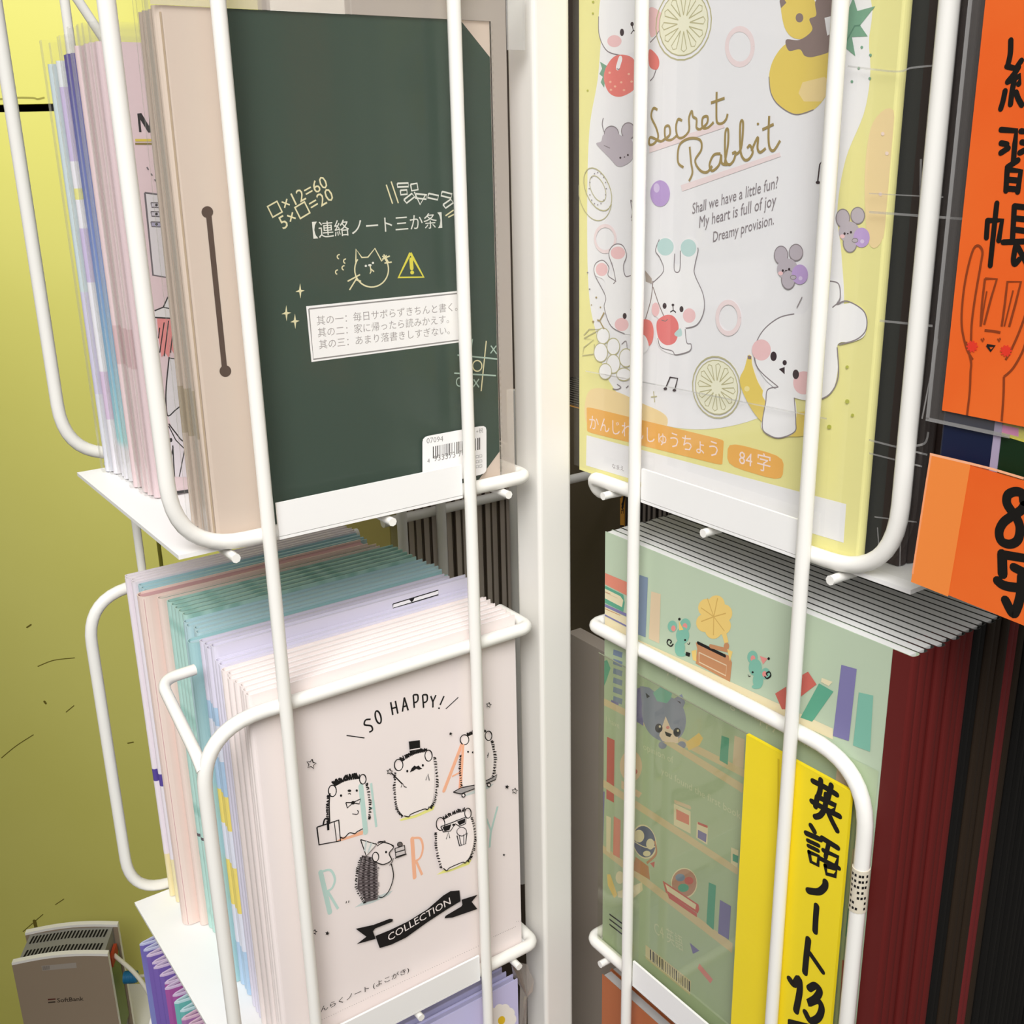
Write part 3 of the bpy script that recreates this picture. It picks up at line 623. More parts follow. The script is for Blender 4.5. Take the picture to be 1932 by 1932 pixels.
for i in range(6):
    lab = 'pink clear-covered notebook with a drawn girl in a hat and large NI letters' if i == 0 else f'pink clear-covered notebook, {ORD[i-1]} behind the one with the girl in a hat'
    if i == 0: covered((-1.80, y, ZU), 1.44, 1.97, .045, [(0, 1.97, ROSE)], ROSEP, lab, girl_art, clr=clear('clear_plastic_front', '#fafafa', .08, .08, .03))
    elif gp is None: gp = covered((-1.81, y, ZU), 1.44, 1.97, .045, [(0, .60, ROSE), (.60, .78, M('#d3b4b8', .5, .3)), (.78, 1.97, ROSE)], ROSEP, lab); fy = y
    else: copy_tree(gp, (random.uniform(-.014, .014), y-fy, 0), lab, G_U)
    y += .058
GAL = zgrad([(0, '#e8e6ee'), (.08, '#e8e6ee'), (.10, '#a9dce0'), (.3, '#8fc0dd'), (.55, '#7f97d4'), (1, '#5a4a9e')], 0, 1.96, 'blue violet gradient print')
gv = None
for i in range(3):
    lab = f'blue to violet gradient notebook in clear cover, {ORD[i]} behind the pink ones'
    if gv is None: gv = covered((-1.81, y, ZU), 1.44, 1.95, .042, [(0, 1.95, GAL)], ROSEP, lab); fy = y
    else: copy_tree(gv, (random.uniform(-.012, .012), y-fy, 0), lab, G_U)
    y += .056
y += .015
LAV = M('#cdbfe0', .5, .3); PALEB = M('#cfdde2', .5, .3)
def lav_spine(mb):       # printed stars and sashes near the fold of the last notebooks
    x = -1.868
covered((-1.83, y, ZU), 1.44, 1.93, .05, [(0, .28, M('#e6e2ea', .5, .3)), (.28, .52, M('#d9c3dd', .5, .3)), (.52, .95, M('#eceaf0', .5, .3)), (.95, 1.2, LAV), (1.2, 1.33, M('#eceaf0', .5, .3)), (1.33, 1.38, M('#e9e58f', .5, .3)), (1.38, 1.5, M('#eceaf0', .5, .3)), (1.5, 1.82, LAV), (1.82, 1.93, M('#e6eaec', .5, .3))], ROSEP,
        'lavender notebook with white and yellow patches, in front of the rearmost pale blue one'); y += .066
covered((-1.85, y, ZU), 1.44, 1.92, .06, [(0, .4, M('#dfe0ea', .5, .3)), (.4, .9, M('#d3cfe6', .5, .3)), (.9, 1.92, PALEB)], ROSEP, 'pale blue notebook in clear cover, rearmost in the upper left basket', mz=.10)

# ================================================================ RIGHT BASKET, LOWER TIER : taped notebooks
XF = .070
SAGE = M('#b9c9b0', .5, .3); SAGED = M('#b1c1a0', .5, .3); CREAM = M('#e3d7b4', .6, .2); CORAL = M('#dd8a74', .6, .2); GRN = M('#5fa489', .6, .2); SLATE = M('#7f8fa6', .6, .2); PURP = M('#7f7aa8', .6, .2); YLW = M('#e8c878', .6, .2); BRN = M('#c08a62', .6, .2); TEA2 = M('#7fb8a4', .6, .2); RED2 = M('#c8675c', .6, .2); PNK2 = M('#e0908a', .6, .2); TAN = M('#d9c3a4', .6, .2)
RTAPE = M('#601b19', .6, .25); BTAPE = M('#100f0e', .6, .25); OTAPE = M('#2c2117', .6, .25); R2TAPE = M('#6e2324', .6, .25)
GPAGE = M('#e8e8e6', .75, .15)
ytl = onx((1142, 1005), XF)[1]; YS = -1.955; BW = ytl-YS
G_R = 'cloth taped notebooks in the lower right basket'
def lib_art(mb):
    A = Art(mb, 'x', XF); A.zoom(1080, 950, 3.8646); A.lo, A.hi = (-9, YS+.01, ZS+.01), (9, YS+BW-.002, 9)
    # first picture shelf: stacked books, books, mice and gramophone
    def q(pts, m): A.P(pts, m)
    q([(222, 498), (440, 590), (436, 690), (220, 580)], CORAL)
    q([(220, 590), (372, 665), (382, 720), (372, 790), (214, 712)], GRN); q([(221, 612), (350, 675), (372, 705), (362, 755), (216, 680)], CREAM)
    q([(214, 720), (430, 818), (430, 840), (214, 740)], PURP); q([(214, 742), (430, 845), (430, 905), (214, 795)], CREAM); q([(214, 795), (430, 905), (430, 918), (214, 806)], PURP); q([(214, 808), (430, 920), (430, 985), (212, 880)], CREAM)
    A.L([(230, 640), (278, 660)], BRN, .004); A.L([(225, 760), (350, 815)], BRN, .004); A.L([(222, 640), (330, 690)], TAN, .004)
    q([(212, 868), (1900, 1640), (1900, 1720), (212, 950)], CREAM)
    q([(490, 520), (552, 540), (535, 975), (470, 950)], SLATE); q([(575, 640), (645, 660), (634, 1020), (558, 985)], TAN)
    for c, a in (((980, 760), 0), ((1050, 735), 0), ((1105, 800), 0), ((1095, 890), 0), ((1030, 920), 0), ((965, 870), 0), ((1035, 820), 0)): A.E(c[0], c[1], 62, 66, YLW)
    for e in ((985, 690), (1060, 690), (1120, 800), (1110, 930), (1030, 960), (940, 860), (940, 760)): A.L([(1032, 825), e], M('#cfa95e', .6, .2), .005)
    q([(1085, 930), (1120, 930), (1140, 1010), (1110, 1020)], YLW); q([(900, 1010), (1145, 1110), (1165, 1160), (1150, 1300), (900, 1165), (912, 1060)], BRN); A.L([(925, 1085), (1125, 1180), (1120, 1255), (925, 1155)], TAN, .006, closed=True); A.L([(918, 1016), (1112, 1110)], INK, .016); A.L([(1010, 1040), (1130, 1070)], BRN, .02); A.E(1125, 1040, 20, 26, BRN)
    q([(870, 1075), (905, 1065), (905, 1150), (880, 1140)], YLW); q([(1130, 1060), (1170, 1080), (1150, 1150)], YLW)
    # mouse, left and right
    for (ox, oy, fl) in ((800, 960, 1), (1340, 1195, -1)):
        A.E(ox-70*fl, oy-65+(0 if fl > 0 else 110), 34, 42, TEA2); A.E(ox-62*fl, oy-50+(0 if fl > 0 else 98), 16, 22, PNK2)
        A.E(ox+25*fl, oy-75, 38, 48, TEA2); A.E(ox+22*fl, oy-65, 17, 24, PNK2)
        A.E(ox+5*fl, oy, 48, 62, TEA2); A.E(ox-15*fl, oy+95, 38, 60, TEA2); A.E(ox, oy+140, 30, 16, TEA2)
        A.E(ox+24*fl, oy+35, 8, 8, INK); A.L([(ox+40*fl, oy+62), (ox+52*fl, oy+66), (ox+58*fl, oy+52)], INK, .004)
        A.L([(ox-62*fl, oy+62), (ox-82*fl, oy+80), (ox-108*fl, oy+58), (ox-98*fl, oy+32), (ox-76*fl, oy+44), (ox-86*fl, oy+60)], INK, .007, sm=True)
    q([(778, 855), (812, 920), (780, 925)], YLW); A.E(782, 842, 9, 10, INK); q([(1368, 1110), (1425, 1130), (1392, 1172)], PNK2); A.E(1433, 1130, 9, 10, INK)
    q([(830, 1080), (862, 1090), (855, 1118), (826, 1106)], INK)
    q([(1480, 1385), (1560, 1335), (1570, 1500), (1530, 1500)], RED2); q([(1640, 1270), (1720, 1225), (1782, 1318), (1650, 1420)], RED2)
    q([(1800, 1310), (1905, 1370), (1750, 1590), (1665, 1560)], GRN); q([(1820, 1270), (1900, 1300), (1870, 1330), (1815, 1300)], CREAM)
    A.z = (0, 0, 1)
    q([(1588, 1254), (1617, 1262), (1602, 1398), (1572, 1388)], PURP); q([(1621, 1306), (1648, 1312), (1642, 1418), (1610, 1406)], TEA2)
    # area under the first picture shelf (darkened in the colour, as under the pocket film)
    A.zoom(1080, 950, 3.8646); oo = A.off(); cy1 = YS+BW-.004; p_ = A.pt((208, 960)); p2_ = A.pt((2200, 1935))
    mb.face([np.array([XF, cy1, p_[2]])+oo, np.array([XF, p2_[1], p2_[2]])+oo, np.array([XF, YS+.1, p2_[2]])+oo, np.array([XF, YS+.1, ZS+.01])+oo, np.array([XF, cy1, ZS+.01])+oo], SAGED)
    q([(205, 1130), (255, 1140), (280, 1200), (250, 1290), (200, 1310)], GRN); 
    for k in range(6): q([(302, 1062+k*68), (368, 1085+k*68), (362, 1125+k*68), (298, 1102+k*68)], SLATE)
    q([(285, 1430), (340, 1455), (335, 1490), (282, 1465)], PURP)
    SH = M('#d6c39c', .6, .2)
    q([(200, 1400), (1300, 1960), (1300, 2020), (200, 1450)], SH)
    q([(470, 1350), (520, 1330), (520, 1620), (470, 1590)], PURP)
    # grey cat peeping over the shelf
    CAT = M('#8f94a8', .6, .2); CATD = M('#3b3a40', .6, .2)
    q([(495, 1330), (560, 1340), (620, 1385), (600, 1470), (510, 1470)], CAT); q([(730, 1430), (800, 1388), (825, 1450), (800, 1510)], CAT); q([(535, 1378), (576, 1412), (552, 1445)], CATD); q([(750, 1430), (790, 1445), (795, 1498)], CATD)
    A.P([(510, 1470), (560, 1410), (640, 1390), (740, 1420), (810, 1490), (830, 1600), (790, 1700), (690, 1740), (580, 1690), (520, 1590)], CAT, True)
    q([(682, 1550), (720, 1640), (775, 1690), (770, 1745), (680, 1765), (635, 1690)], M('#e9d2bb', .6, .2)); q([(590, 1380), (650, 1330), (730, 1380), (720, 1420), (690, 1455), (620, 1440)], TEA2)
    A.E(632, 1637, 27, 33, CATD); A.E(765, 1667, 27, 33, CATD); A.E(640, 1625, 8, 9, CREAM); A.E(772, 1655, 8, 9, CREAM); A.E(698, 1632, 13, 11, PNK2); A.P([(675, 1660), (728, 1680), (715, 1702), (685, 1692)], INK)
    q([(830, 1740), (900, 1690), (925, 1670), (955, 1710), (930, 1760), (850, 1800)], YLW); A.E(660, 1760, 30, 28, CAT); A.E(800, 1760, 30, 28, CAT)
    q([(1090, 1690), (1145, 1710), (1135, 1905), (1075, 1870)], GRN)
    q([(1185, 1690), (1260, 1720), (1250, 1930), (1170, 1900)], TAN)
    q([(185, 1620), (232, 1640), (228, 2100), (180, 2080)], TAN); q([(255, 1700), (310, 1725), (305, 2180), (250, 2150)], RED2)
    LT = M('#cfd3b4', .6, .2)
    A.T('enjoy me bearing a happy opinion', (620, 1190), (1830, 1835), LT, 1.0); A.T('I have', (248, 1590), (345, 1640), LT, 1.0); A.T('opinion of', (520, 1790), (740, 1895), LT, 1.0)
    # lower picture shelves (second zoom frame)
    A.zoom(1080, 1400, 3.331)
    q([(155, 205), (1045, 790), (1040, 835), (150, 250)], SH); q([(152, 615), (1010, 1265), (1005, 1325), (150, 660)], SH)
    q([(570, 0), (640, 0), (1075, 265), (1072, 320)], SH)
    A.T('you found the first book', (560, 195), (1060, 485), LT, 1.0)
    A.E(370, 150, 70, 100, M('#dfc4a2', .6, .2)); A.E(350, 110, 16, 14, INK); A.E(385, 185, 26, 20, RED2); q([(310, 240), (440, 320), (420, 350), (310, 290)], M('#dfc4a2', .6, .2))
    q([(640, 385), (745, 435), (745, 575), (640, 520)], CREAM); q([(655, 420), (735, 460), (735, 520), (655, 485)], CORAL); A.L([(650, 375), (740, 410)], TAN, .02)
    q([(785, 500), (855, 535), (850, 645), (780, 600)], CREAM); q([(792, 550), (846, 578), (842, 630), (790, 600)], PURP); q([(790, 500), (852, 525), (852, 540), (790, 515)], RED2)
    q([(1000, 660), (1046, 680), (1040, 790), (998, 760)], CREAM); q([(1010, 700), (1045, 715), (1042, 760), (1010, 745)], GRN)
    q([(160, 285), (205, 310), (195, 640), (155, 620)], PURP); q([(215, 460), (245, 475), (240, 700), (215, 680)], CREAM); q([(262, 465), (305, 490), (300, 730), (258, 705)], CORAL)
    A.E(455, 625, 72, 105, M('#5d6480', .6, .2), CREAM, .008, rot=-12); A.E(420, 590, 34, 40, CREAM); A.E(492, 640, 26, 34, CREAM); A.E(470, 700, 24, 18, CREAM); A.L([(385, 620), (460, 660), (530, 655)], CREAM, .006, sm=True)
    q([(400, 720), (480, 780), (490, 865), (380, 800)], BRN); q([(490, 760), (520, 750), (515, 790)], RED2); A.L([(520, 620), (528, 700), (470, 760)], BRN, .012, sm=True)
    q([(220, 830), (240, 830), (285, 960), (265, 980), (225, 900)], YLW); q([(285, 940), (440, 880), (445, 930), (380, 985), (290, 975)], CREAM); A.E(300, 850, 26, 40, CREAM)
    A.E(705, 885, 80, 92, M('#b98c74', .6, .2), CREAM, .006); A.E(680, 850, 30, 24, SLATE); A.E(735, 870, 28, 24, RED2); A.E(700, 915, 34, 26, GRN)
    q([(570, 870), (795, 1020), (800, 1050), (790, 1075), (590, 945)], RED2); q([(585, 890), (780, 1020), (775, 1052), (600, 935)], CREAM); q([(600, 950), (785, 1075), (785, 1100), (610, 980)], RED2)
    q([(860, 880), (905, 900), (890, 1180), (845, 1140)], GRN); q([(930, 990), (1000, 1030), (985, 1240), (918, 1200)], PURP); q([(740, 1260), (800, 1310), (760, 1330)], PURP); q([(800, 1390), (885, 1490), (870, 1515), (790, 1420)], PNK2)
    for k in range(3): A.L([(235, 1080+k*32), (330, 1150+k*34)], INK, .010)
    A.T('C4 英語', (520, 1200), (700, 1310), LT, 1.5)
    A.P([(462, 1272), (748, 1500), (742, 1590), (462, 1358)], M('#d5c7a0', .6, .2))
    bx = 490
    while bx < 738:
        wv = random.choice((3, 4, 7)); yb = 1300+(bx-490)*.81
        A.P([(bx, yb), (bx+wv, yb+wv*.8), (bx+wv, yb+66+wv*.8), (bx, yb+66)], INK); bx += wv+random.choice((5, 8, 10))
    # right edge fragments beside the yellow sign
    A.z = (0, 0, 1)
    q([(1580, 1450), (1622, 1468), (1618, 1510), (1576, 1490)], TAN); q([(1610, 1600), (1618, 1604), (1612, 1660), (1604, 1656)], TAN); q([(1602, 1700), (1612, 1704), (1606, 1770), (1596, 1766)], GRN); q([(1590, 1810), (1606, 1816), (1600, 1932), (1584, 1932)], RED2)
tapes = [RTAPE]*8+[BTAPE]*2+[OTAPE]*3+[R2TAPE]*2+[OTAPE]+[BTAPE]*15
NMS = {id(RTAPE): 'dark red', id(BTAPE): 'black', id(OTAPE): 'dark brown', id(R2TAPE): 'wine red'}
def taped(loc, w, h, t, coverm, pagem, tapem, label, art=None, group=G_R, twf=.092, left=False):
    R = frame_right(*loc); th = thing('notebook', label, 'notebook', loc, group)
    mb = folded(R, w, h, t, [(0, h, coverm)], r=.012, c=.0035)
    if art: art(mb)
    mb.build('cover', th); pageblock(R, w, h, t, pagem, c=.004, drop=.0).build('pages', th)
    R2 = frame_right(loc[0]-.003, loc[1]-.003, loc[2]); folded(R2, twf, h, t+.006, [(0, h, tapem)], r=.013, c=.003).build('spine_tape', th); return th
COVD = M('#3f403d', .6, .2)  # cover colour darkened to paint the shadowed gaps between page tops
x = XF; T_ = .0455; protos = {}; runs = {}
BH = 2.455
taped((x, YS, ZS), BW, BH, T_, SAGE, GPAGE, RTAPE, 'sage green notebook with a library picture and dark red spine tape, foremost lower right', lib_art); x += T_+.003
for i, tp in enumerate(tapes[1:]):
    k = id(tp); runs[k] = runs.get(k, 0)+1; nm = NMS[k]
    lab = f'{nm} taped notebook, {ORD[i]} behind the library picture notebook'
    j = random.uniform(-.012, .012)
    if k not in protos: protos[k] = (taped((x, YS, ZS), BW, BH, T_, COVD, GPAGE, tp, lab), x)
    else: copy_tree(protos[k][0], (x-protos[k][1], j, 0), lab, G_R)
    x += T_+.003

# clear pocket in front of the library notebook, and the yellow price card in it
PK = clear('clear_pocket_film', '#eff0e6', .10, .05, .03, '#c8ccb0')
m_ = MB(); z1 = -.945; yq = onx((1130, 1235), .03)[1]
m_.add([(.03, -1.80, ZS+.03), (.03, yq, ZS+.03), (.03, yq, z1), (.03, -1.80, z1), (.045, -1.80, ZS+.03), (.045, -1.80, z1)], [(0, 1, 2, 3), (0, 3, 5, 4)], PK)
m_.tube([(.03, -1.80, z1), (.03, yq, z1)], .003, M('#8b8f78', .3, .5), 6)
tag(m_.build('clear_pocket', None, (.03, -1, ZS)), 'clear plastic pocket covering the library picture notebook, behind the yellow card', 'plastic pocket')
YC = mottled('#f5dc24', '#efd61f', 9, .45, 'yellow_card', spec=.4)
ya = onx((1410, 1385), .012)[1]; yb_ = onx((1607, 1495), .012)[1]; zt_ = onx((1410, 1385), .012)[2]
cm = MB(); cm.box(.006, .024, yb_, ya, ZS+.06, zt_, YC)
A = Art(cm, 'x', .006); A.zoom(1080, 1400, 3.331); w1 = .026
A.L([(1296, 105), (1285, 1500), (1280, 1900)], M('#d9bd1c', .5, .3), .010)
def br(pts, w=w1, sm=True): A.L(pts, MARK, w, sm=sm)
br([(1512, 245), (1590, 285), (1662, 330)]); br([(1562, 238), (1558, 300), (1548, 335)]); br([(1628, 272), (1608, 350)])
br([(1540, 345), (1528, 405)]); br([(1545, 345), (1655, 398), (1632, 440)], sm=False); br([(1505, 372), (1590, 420), (1680, 466)]); br([(1596, 330), (1588, 410), (1560, 458), (1526, 470)]); br([(1604, 430), (1630, 490), (1664, 556)])
br([(1500, 525), (1522, 562)]); br([(1470, 572), (1560, 612)]); br([(1480, 618), (1548, 650)], .02); br([(1484, 652), (1545, 682)], .02); br([(1488, 690), (1500, 752), (1544, 774), (1548, 716), (1490, 692)], .02, False)
br([(1572, 604), (1668, 664)]); br([(1612, 634), (1592, 722)], .022); br([(1578, 680), (1670, 722), (1656, 782)], .022, False); br([(1556, 730), (1676, 792)], .022); br([(1590, 776), (1598, 828), (1652, 842), (1662, 800), (1592, 778)], .02, False)
br([(1592, 880), (1586, 910), (1548, 940), (1484, 934)], .032); br([(1536, 1030), (1530, 1110), (1526, 1190)], .03); br([(1484, 1240), (1472, 1340), (1462, 1448)], .032); br([(1492, 1325), (1530, 1380), (1574, 1444)], .026)
br([(1366, 1490), (1394, 1522), (1424, 1486), (1430, 1560), (1406, 1690)], .034); br([(1490, 1548), (1528, 1530), (1556, 1562), (1530, 1610), (1484, 1640), (1540, 1622), (1568, 1668), (1548, 1730), (1498, 1752), (1466, 1700)], .034)
br([(1370, 1772), (1372, 1850)], .03); br([(1370, 1760), (1500, 1790), (1490, 1870)], .03, False); br([(1400, 1815), (1470, 1835)], .024)
tag(cm.build('price_card', None, (.015, -1.5, ZS)), 'yellow card hand lettered in black, upright in front of the library picture notebook', 'sign card')

# ================================================================ RIGHT BASKET, UPPER TIER
XR = .070
CRY = M('#ece69d', .5, .3); WHC = M('#f0eff2', .5, .3)
SP = .012
ORA = M('#f0b45c', .5, .3); PKT = M('#f6e0dc', .5, .3); BLU = M('#f0c6c8', .6, .2); MOU = M('#bdb4bd', .6, .2); LN = M('#8d8488', .6, .2); LNY = M('#bdb78e', .6, .2); GRP = M('#bfa3d8', .6, .2); GRPL = M('#d9c8ea', .6, .2); STR = M('#e8837c', .6, .2); BAN = M('#ead06a', .6, .2); TAUP = M('#8f7d79', .6, .2); LEAF = M('#7aa58c', .6, .2); EYE = M('#3a2a30', .5, .3); GOLD = M('#a58f5a', .35, .5); MNT = M('#bfdcda', .6, .2); PNKH = M('#f0dedf', .6, .2); WB = M('#f4f3f5', .5, .3); PCH = M('#f2d9a4', .5, .3)
def citrus(A, cx, cy, rx, ry, rot=0):
    A.E(cx, cy, rx, ry, None, LNY, .006, rot); A.E(cx, cy, rx*.88, ry*.88, M('#f0eed6', .5, .3), LNY, .005, rot)
    for k in range(12):
        a = math.radians(k*30+8); b = math.radians(k*30+24); c, q = math.cos(math.radians(rot)), math.sin(math.radians(rot))
        f = lambda r, t: (cx+r*rx*math.cos(t)*c-r*ry*math.sin(t)*q, cy+r*rx*math.cos(t)*q+r*ry*math.sin(t)*c)
        A.L([f(.22, (a+b)/2), f(.72, a), f(.78, (a+b)/2), f(.72, b)], LNY, .0045, closed=True)
def mouse(A, x, y, s, fl=1):      # a small grey mouse hugging a round violet fruit
    A.E(x-28*s, y-60*s, 30*s, 40*s, MOU, LN, .004); A.E(x+38*s, y-72*s, 30*s, 36*s, MOU, LN, .004)
    A.E(x+4*s, y+48*s, 30*s, 42*s, MOU, LN, .004); A.E(x, y, 46*s, 46*s, MOU)
    A.E(x+55*s*fl, y+25*s, 36*s, 44*s, GRP); A.E(x+58*s*fl, y+42*s, 9*s, 9*s, GRPL); A.E(x+26*s*fl, y+38*s, 13*s, 9*s, MOU, LN, .003)
    A.E(x+8*s, y+2*s, 5*s, 6*s, EYE); A.E(x-20*s, y+8*s, 5*s, 6*s, EYE); A.E(x-6*s, y+8*s, 4*s, 3*s, EYE); A.E(x-30*s, y+20*s, 11*s, 9*s, BLU)
def pad_art(mb):
    A = Art(mb, 'x', XR); A.z = (0, 0, 1); A.lo, A.hi = (-9, PY+.004, rz+.005), (9, PY+PW-.002, rz+2.455)
    A.P([(1128, 150), (1112, 250), (1108, 420), (1112, 560), (1128, 640), (1150, 720), (1220, 790), (1330, 810), (1450, 780), (1545, 700), (1590, 600), (1588, 480), (1580, 400), (1596, 300), (1634, 200), (1640, 90), (1600, -40), (1180, -80), (1140, 40)], WHC, True)
    A.P([(1110, 740), (1150, 735), (1210, 760), (1260, 790), (1230, 840), (1160, 822), (1108, 800)], PCH, True)
    A.P([(1648, 230), (1690, 220), (1672, 430), (1640, 460), (1632, 330)], PCH, True)
    A.P([(1107, 821), (1597, 951), (1592, 1024), (1106, 878)], WHC)
    # labels
    A.P(rrect([(1107, 767), (1366, 830), (1363, 878), (1108, 815)], .06), ORA); A.P(rrect([(1374, 833), (1480, 862), (1476, 909), (1372, 878)], .3), ORA)
    A.zoom(1060, 450, 3.5127)
    A.T('かんじれんしゅうちょう', (185, 1255), (1035, 1445), PKT, 1.0); A.T('84', (1175, 1490), (1262, 1512), PKT, 1.0); A.T('字', (1295, 1522), (1382, 1545), PKT, 1.0); A.T('なまえ', (335, 1520), (412, 1540), LN, .9)
    A.zoom(1060, 0, 3.864)
    # ---- top left : white rabbit with strawberry
    A.P([(300, -60), (420, -160), (640, -120), (720, 60), (715, 220), (650, 310), (540, 370), (430, 405), (330, 370), (275, 260), (270, 120)], WB, True); A.L([(270, 120), (275, 260), (330, 370), (430, 405)], LN, .005, sm=True); A.L([(720, 200), (690, 260), (645, 310)], LN, .005, sm=True)
    A.P([(640, 60), (730, 100), (730, 190), (650, 270)], BLU, True); A.E(385, 300, 52, 44, BLU)
    A.E(440, 236, 15, 27, EYE); A.E(514, 176, 12, 16, EYE); A.L([(514, 176), (522, 222), (505, 248)], EYE, .005); A.L([(522, 222), (548, 232)], EYE, .005)
    A.P([(280, 450), (330, 480), (310, 640), (285, 600), (300, 560), (275, 540), (295, 500)], LEAF)
    A.P([(320, 500), (380, 415), (460, 400), (530, 440), (545, 560), (530, 650), (430, 705), (350, 680), (310, 590)], STR, True); A.P([(640, 360), (700, 410), (712, 470), (690, 510), (640, 480)], STR, True)
    A.L([(410, 490), (428, 430)], WB, .026); A.E(414, 496, 10, 10, None, LN, .004, a0=0, a1=180)
    for p in ((350, 530), (490, 540), (355, 597), (435, 600), (510, 595), (390, 630), (360, 655), (455, 657)): A.E(p[0], p[1], 9, 8, M('#f3b9a2', .6, .2))
    A.L([(690, 505), (670, 560), (645, 590)], LN, .005, sm=True)
    citrus(A, 890, 170, 200, 270, 10)
    for c in ((1300, 340, 95, 130),): A.E(*c, None, PNKH, .02)
    for c in ((230, 15, 8), (200, 150, 0), (228, 98, 6), (190, 660, 6)): A.E(c[0], c[1], c[2]+1, c[2]+1, M('#b7b94e', .6, .2))
    # ---- pineapple
    A.P([(1600, 0), (1660, -60), (1780, -60), (1860, 40), (1850, 200), (1780, 280), (1680, 270), (1620, 180)], BAN, True); A.E(1735, 130, 28, 34, TAUP)
    A.P([(1600, -40), (1640, 20), (1600, 60), (1590, 10)], TAUP)
    # second frame for the right hand half
    A.zoom(1432, 0, 3.864)
    A.P([(75, 560), (110, 430), (200, 320), (330, 300), (520, 330), (560, 480), (500, 680), (400, 800), (270, 835), (150, 770), (90, 680)], BAN, True); A.P([(320, 600), (480, 560), (540, 620), (460, 740), (330, 740), (290, 680)], M('#efd79c', .6, .2)); A.L([(75, 560), (90, 680), (150, 770), (270, 835), (400, 800)], LN, .004, sm=True)
    A.P([(200, 290), (300, 290), (390, 220), (370, 140), (420, 110), (420, 0), (560, -40), (640, 100), (560, 340), (420, 410), (340, 410), (300, 360), (220, 370)], TAUP, True); A.P([(480, 130), (560, 110), (580, 220), (500, 260)], WB)
    A.P([(630, 130), (690, -20), (720, 80), (850, 45), (740, 185), (795, 265), (680, 270), (705, 410), (610, 330)], LEAF); A.L([(640, 300), (700, 190), (740, 185)], M('#5f8a74', .6, .2), .006)
    for p in ((752, 345), (815, 402), (730, 497), (680, 595), (810, 572)): A.E(p[0], p[1], 10, 11, LEAF)
    for p in ((905, 975), (935, 1118), (888, 1415)): A.E(p[0], p[1], 13, 14, M('#f2dcd0', .6, .2))
    A.L([(430, 1330), (445, 1200), (455, 1185), (470, 1200)], EYE, .006); A.E(432, 1330, 16, 12, EYE)
    mouse(A, 660, 1690, 1.65)
    # ---- titles
    A.zoom(1060, 0, 3.864)
    A.P([(640, 1070), (1180, 890), (1190, 930), (640, 1115)], PNKH); A.P([(870, 1350), (1590, 1110), (1600, 1140), (880, 1395)], PNKH)
    gw = .0105
    for pts in ([(700, 800), (670, 790), (655, 850), (690, 930), (705, 1000), (670, 1050), (640, 1050), (650, 1000), (720, 1030), (745, 1020)], [(745, 1020), (790, 980), (785, 920), (755, 930), (760, 1010), (800, 1020), (840, 990)],
                [(880, 880), (850, 870), (835, 930), (850, 1000), (890, 1000), (930, 950), (930, 860), (950, 810), (960, 850), (985, 870), (985, 930), (1010, 945)], [(1010, 945), (1060, 900), (1065, 850), (1030, 860), (1030, 930), (1070, 930), (1110, 890)],
                [(1132, 670), (1130, 800), (1135, 890), (1170, 900), (1200, 870), (1212, 830)], [(1090, 750), (1190, 715)],
                [(890, 1220), (850, 1180), (860, 1060), (930, 1010), (1010, 1020), (1020, 1090), (975, 1170), (1010, 1240), (1060, 1255), (1100, 1210)], [(935, 1070), (945, 1180), (955, 1260), (930, 1320)],
                [(1160, 1120), (1110, 1130), (1080, 1200), (1100, 1245), (1150, 1200), (1165, 1130), (1170, 1190), (1210, 1200)], [(1190, 1190), (1215, 1050), (1215, 945), (1195, 970), (1195, 1150), (1220, 1200), (1255, 1170), (1270, 1110), (1245, 1120)],
                [(1265, 1130), (1310, 1080), (1325, 900), (1305, 900), (1305, 1090), (1330, 1160), (1365, 1160), (1395, 1110), (1375, 1060), (1355, 1080)], [(1385, 1100), (1432, 1000), (1430, 1080), (1450, 1110), (1490, 1080)], [(1515, 845), (1510, 1000), (1520, 1080), (1550, 1095), (1595, 1025)], [(1465, 945), (1548, 905)]):
        A.L(pts, GOLD, gw, sm=True)
    A.E(1433, 903, 9, 9, GOLD)
    A.T('Shall we have a little fun?', (955, 1560), (1590, 1365), LN, 1.3, 0, .35); A.T('My heart is full of joy', (1005, 1660), (1575, 1495), LN, 1.3, 0, .35); A.T('Dreamy provision.', (1105, 1765), (1550, 1635), LN, 1.3, 0, .35)
    # ---- left small mouse (sleeping upside down), kiwi, plum
    A.L([(305, 860), (298, 910), (318, 980)], LN, .005, sm=True); A.E(365, 975, 52, 55, MOU, LN, .005); A.E(488, 955, 50, 60, MOU, LN, .005); A.P([(310, 980), (400, 970), (440, 990), (500, 1000), (530, 1080), (510, 1170), (420, 1215), (350, 1150), (280, 1080), (255, 1045), (290, 1030)], MOU, True)
    A.E(430, 1150, 7, 8, EYE); A.E(485, 1130, 7, 8, EYE); A.E(460, 1145, 6, 4, EYE); A.L([(310, 1060), (355, 1080)], LN, .004)
    A.E(265, 1380, 88, 165, None, LNY, .005, rot=-22); A.E(265, 1375, 50, 100, None, LNY, .004, rot=-22); A.E(245, 1400, 120, 210, None, LNY, .004, rot=-10, a0=30, a1=200)
    for k in range(16): a = math.radians(k*22.5); A.E(265+62*math.cos(a), 1375+118*math.sin(a), 4, 5, LN)
    A.E(720, 1410, 72, 96, GRP); A.E(695, 1370, 22, 34, GRPL)
    A.L([(510, 1590), (525, 1500), (505, 1460), (520, 1560), (512, 1610)], LN, .005, sm=True)
    A.E(320, 1740, 75, 95, None, PNKH, .016)
    # ---- lower half
    A.zoom(1060, 450, 3.5127)
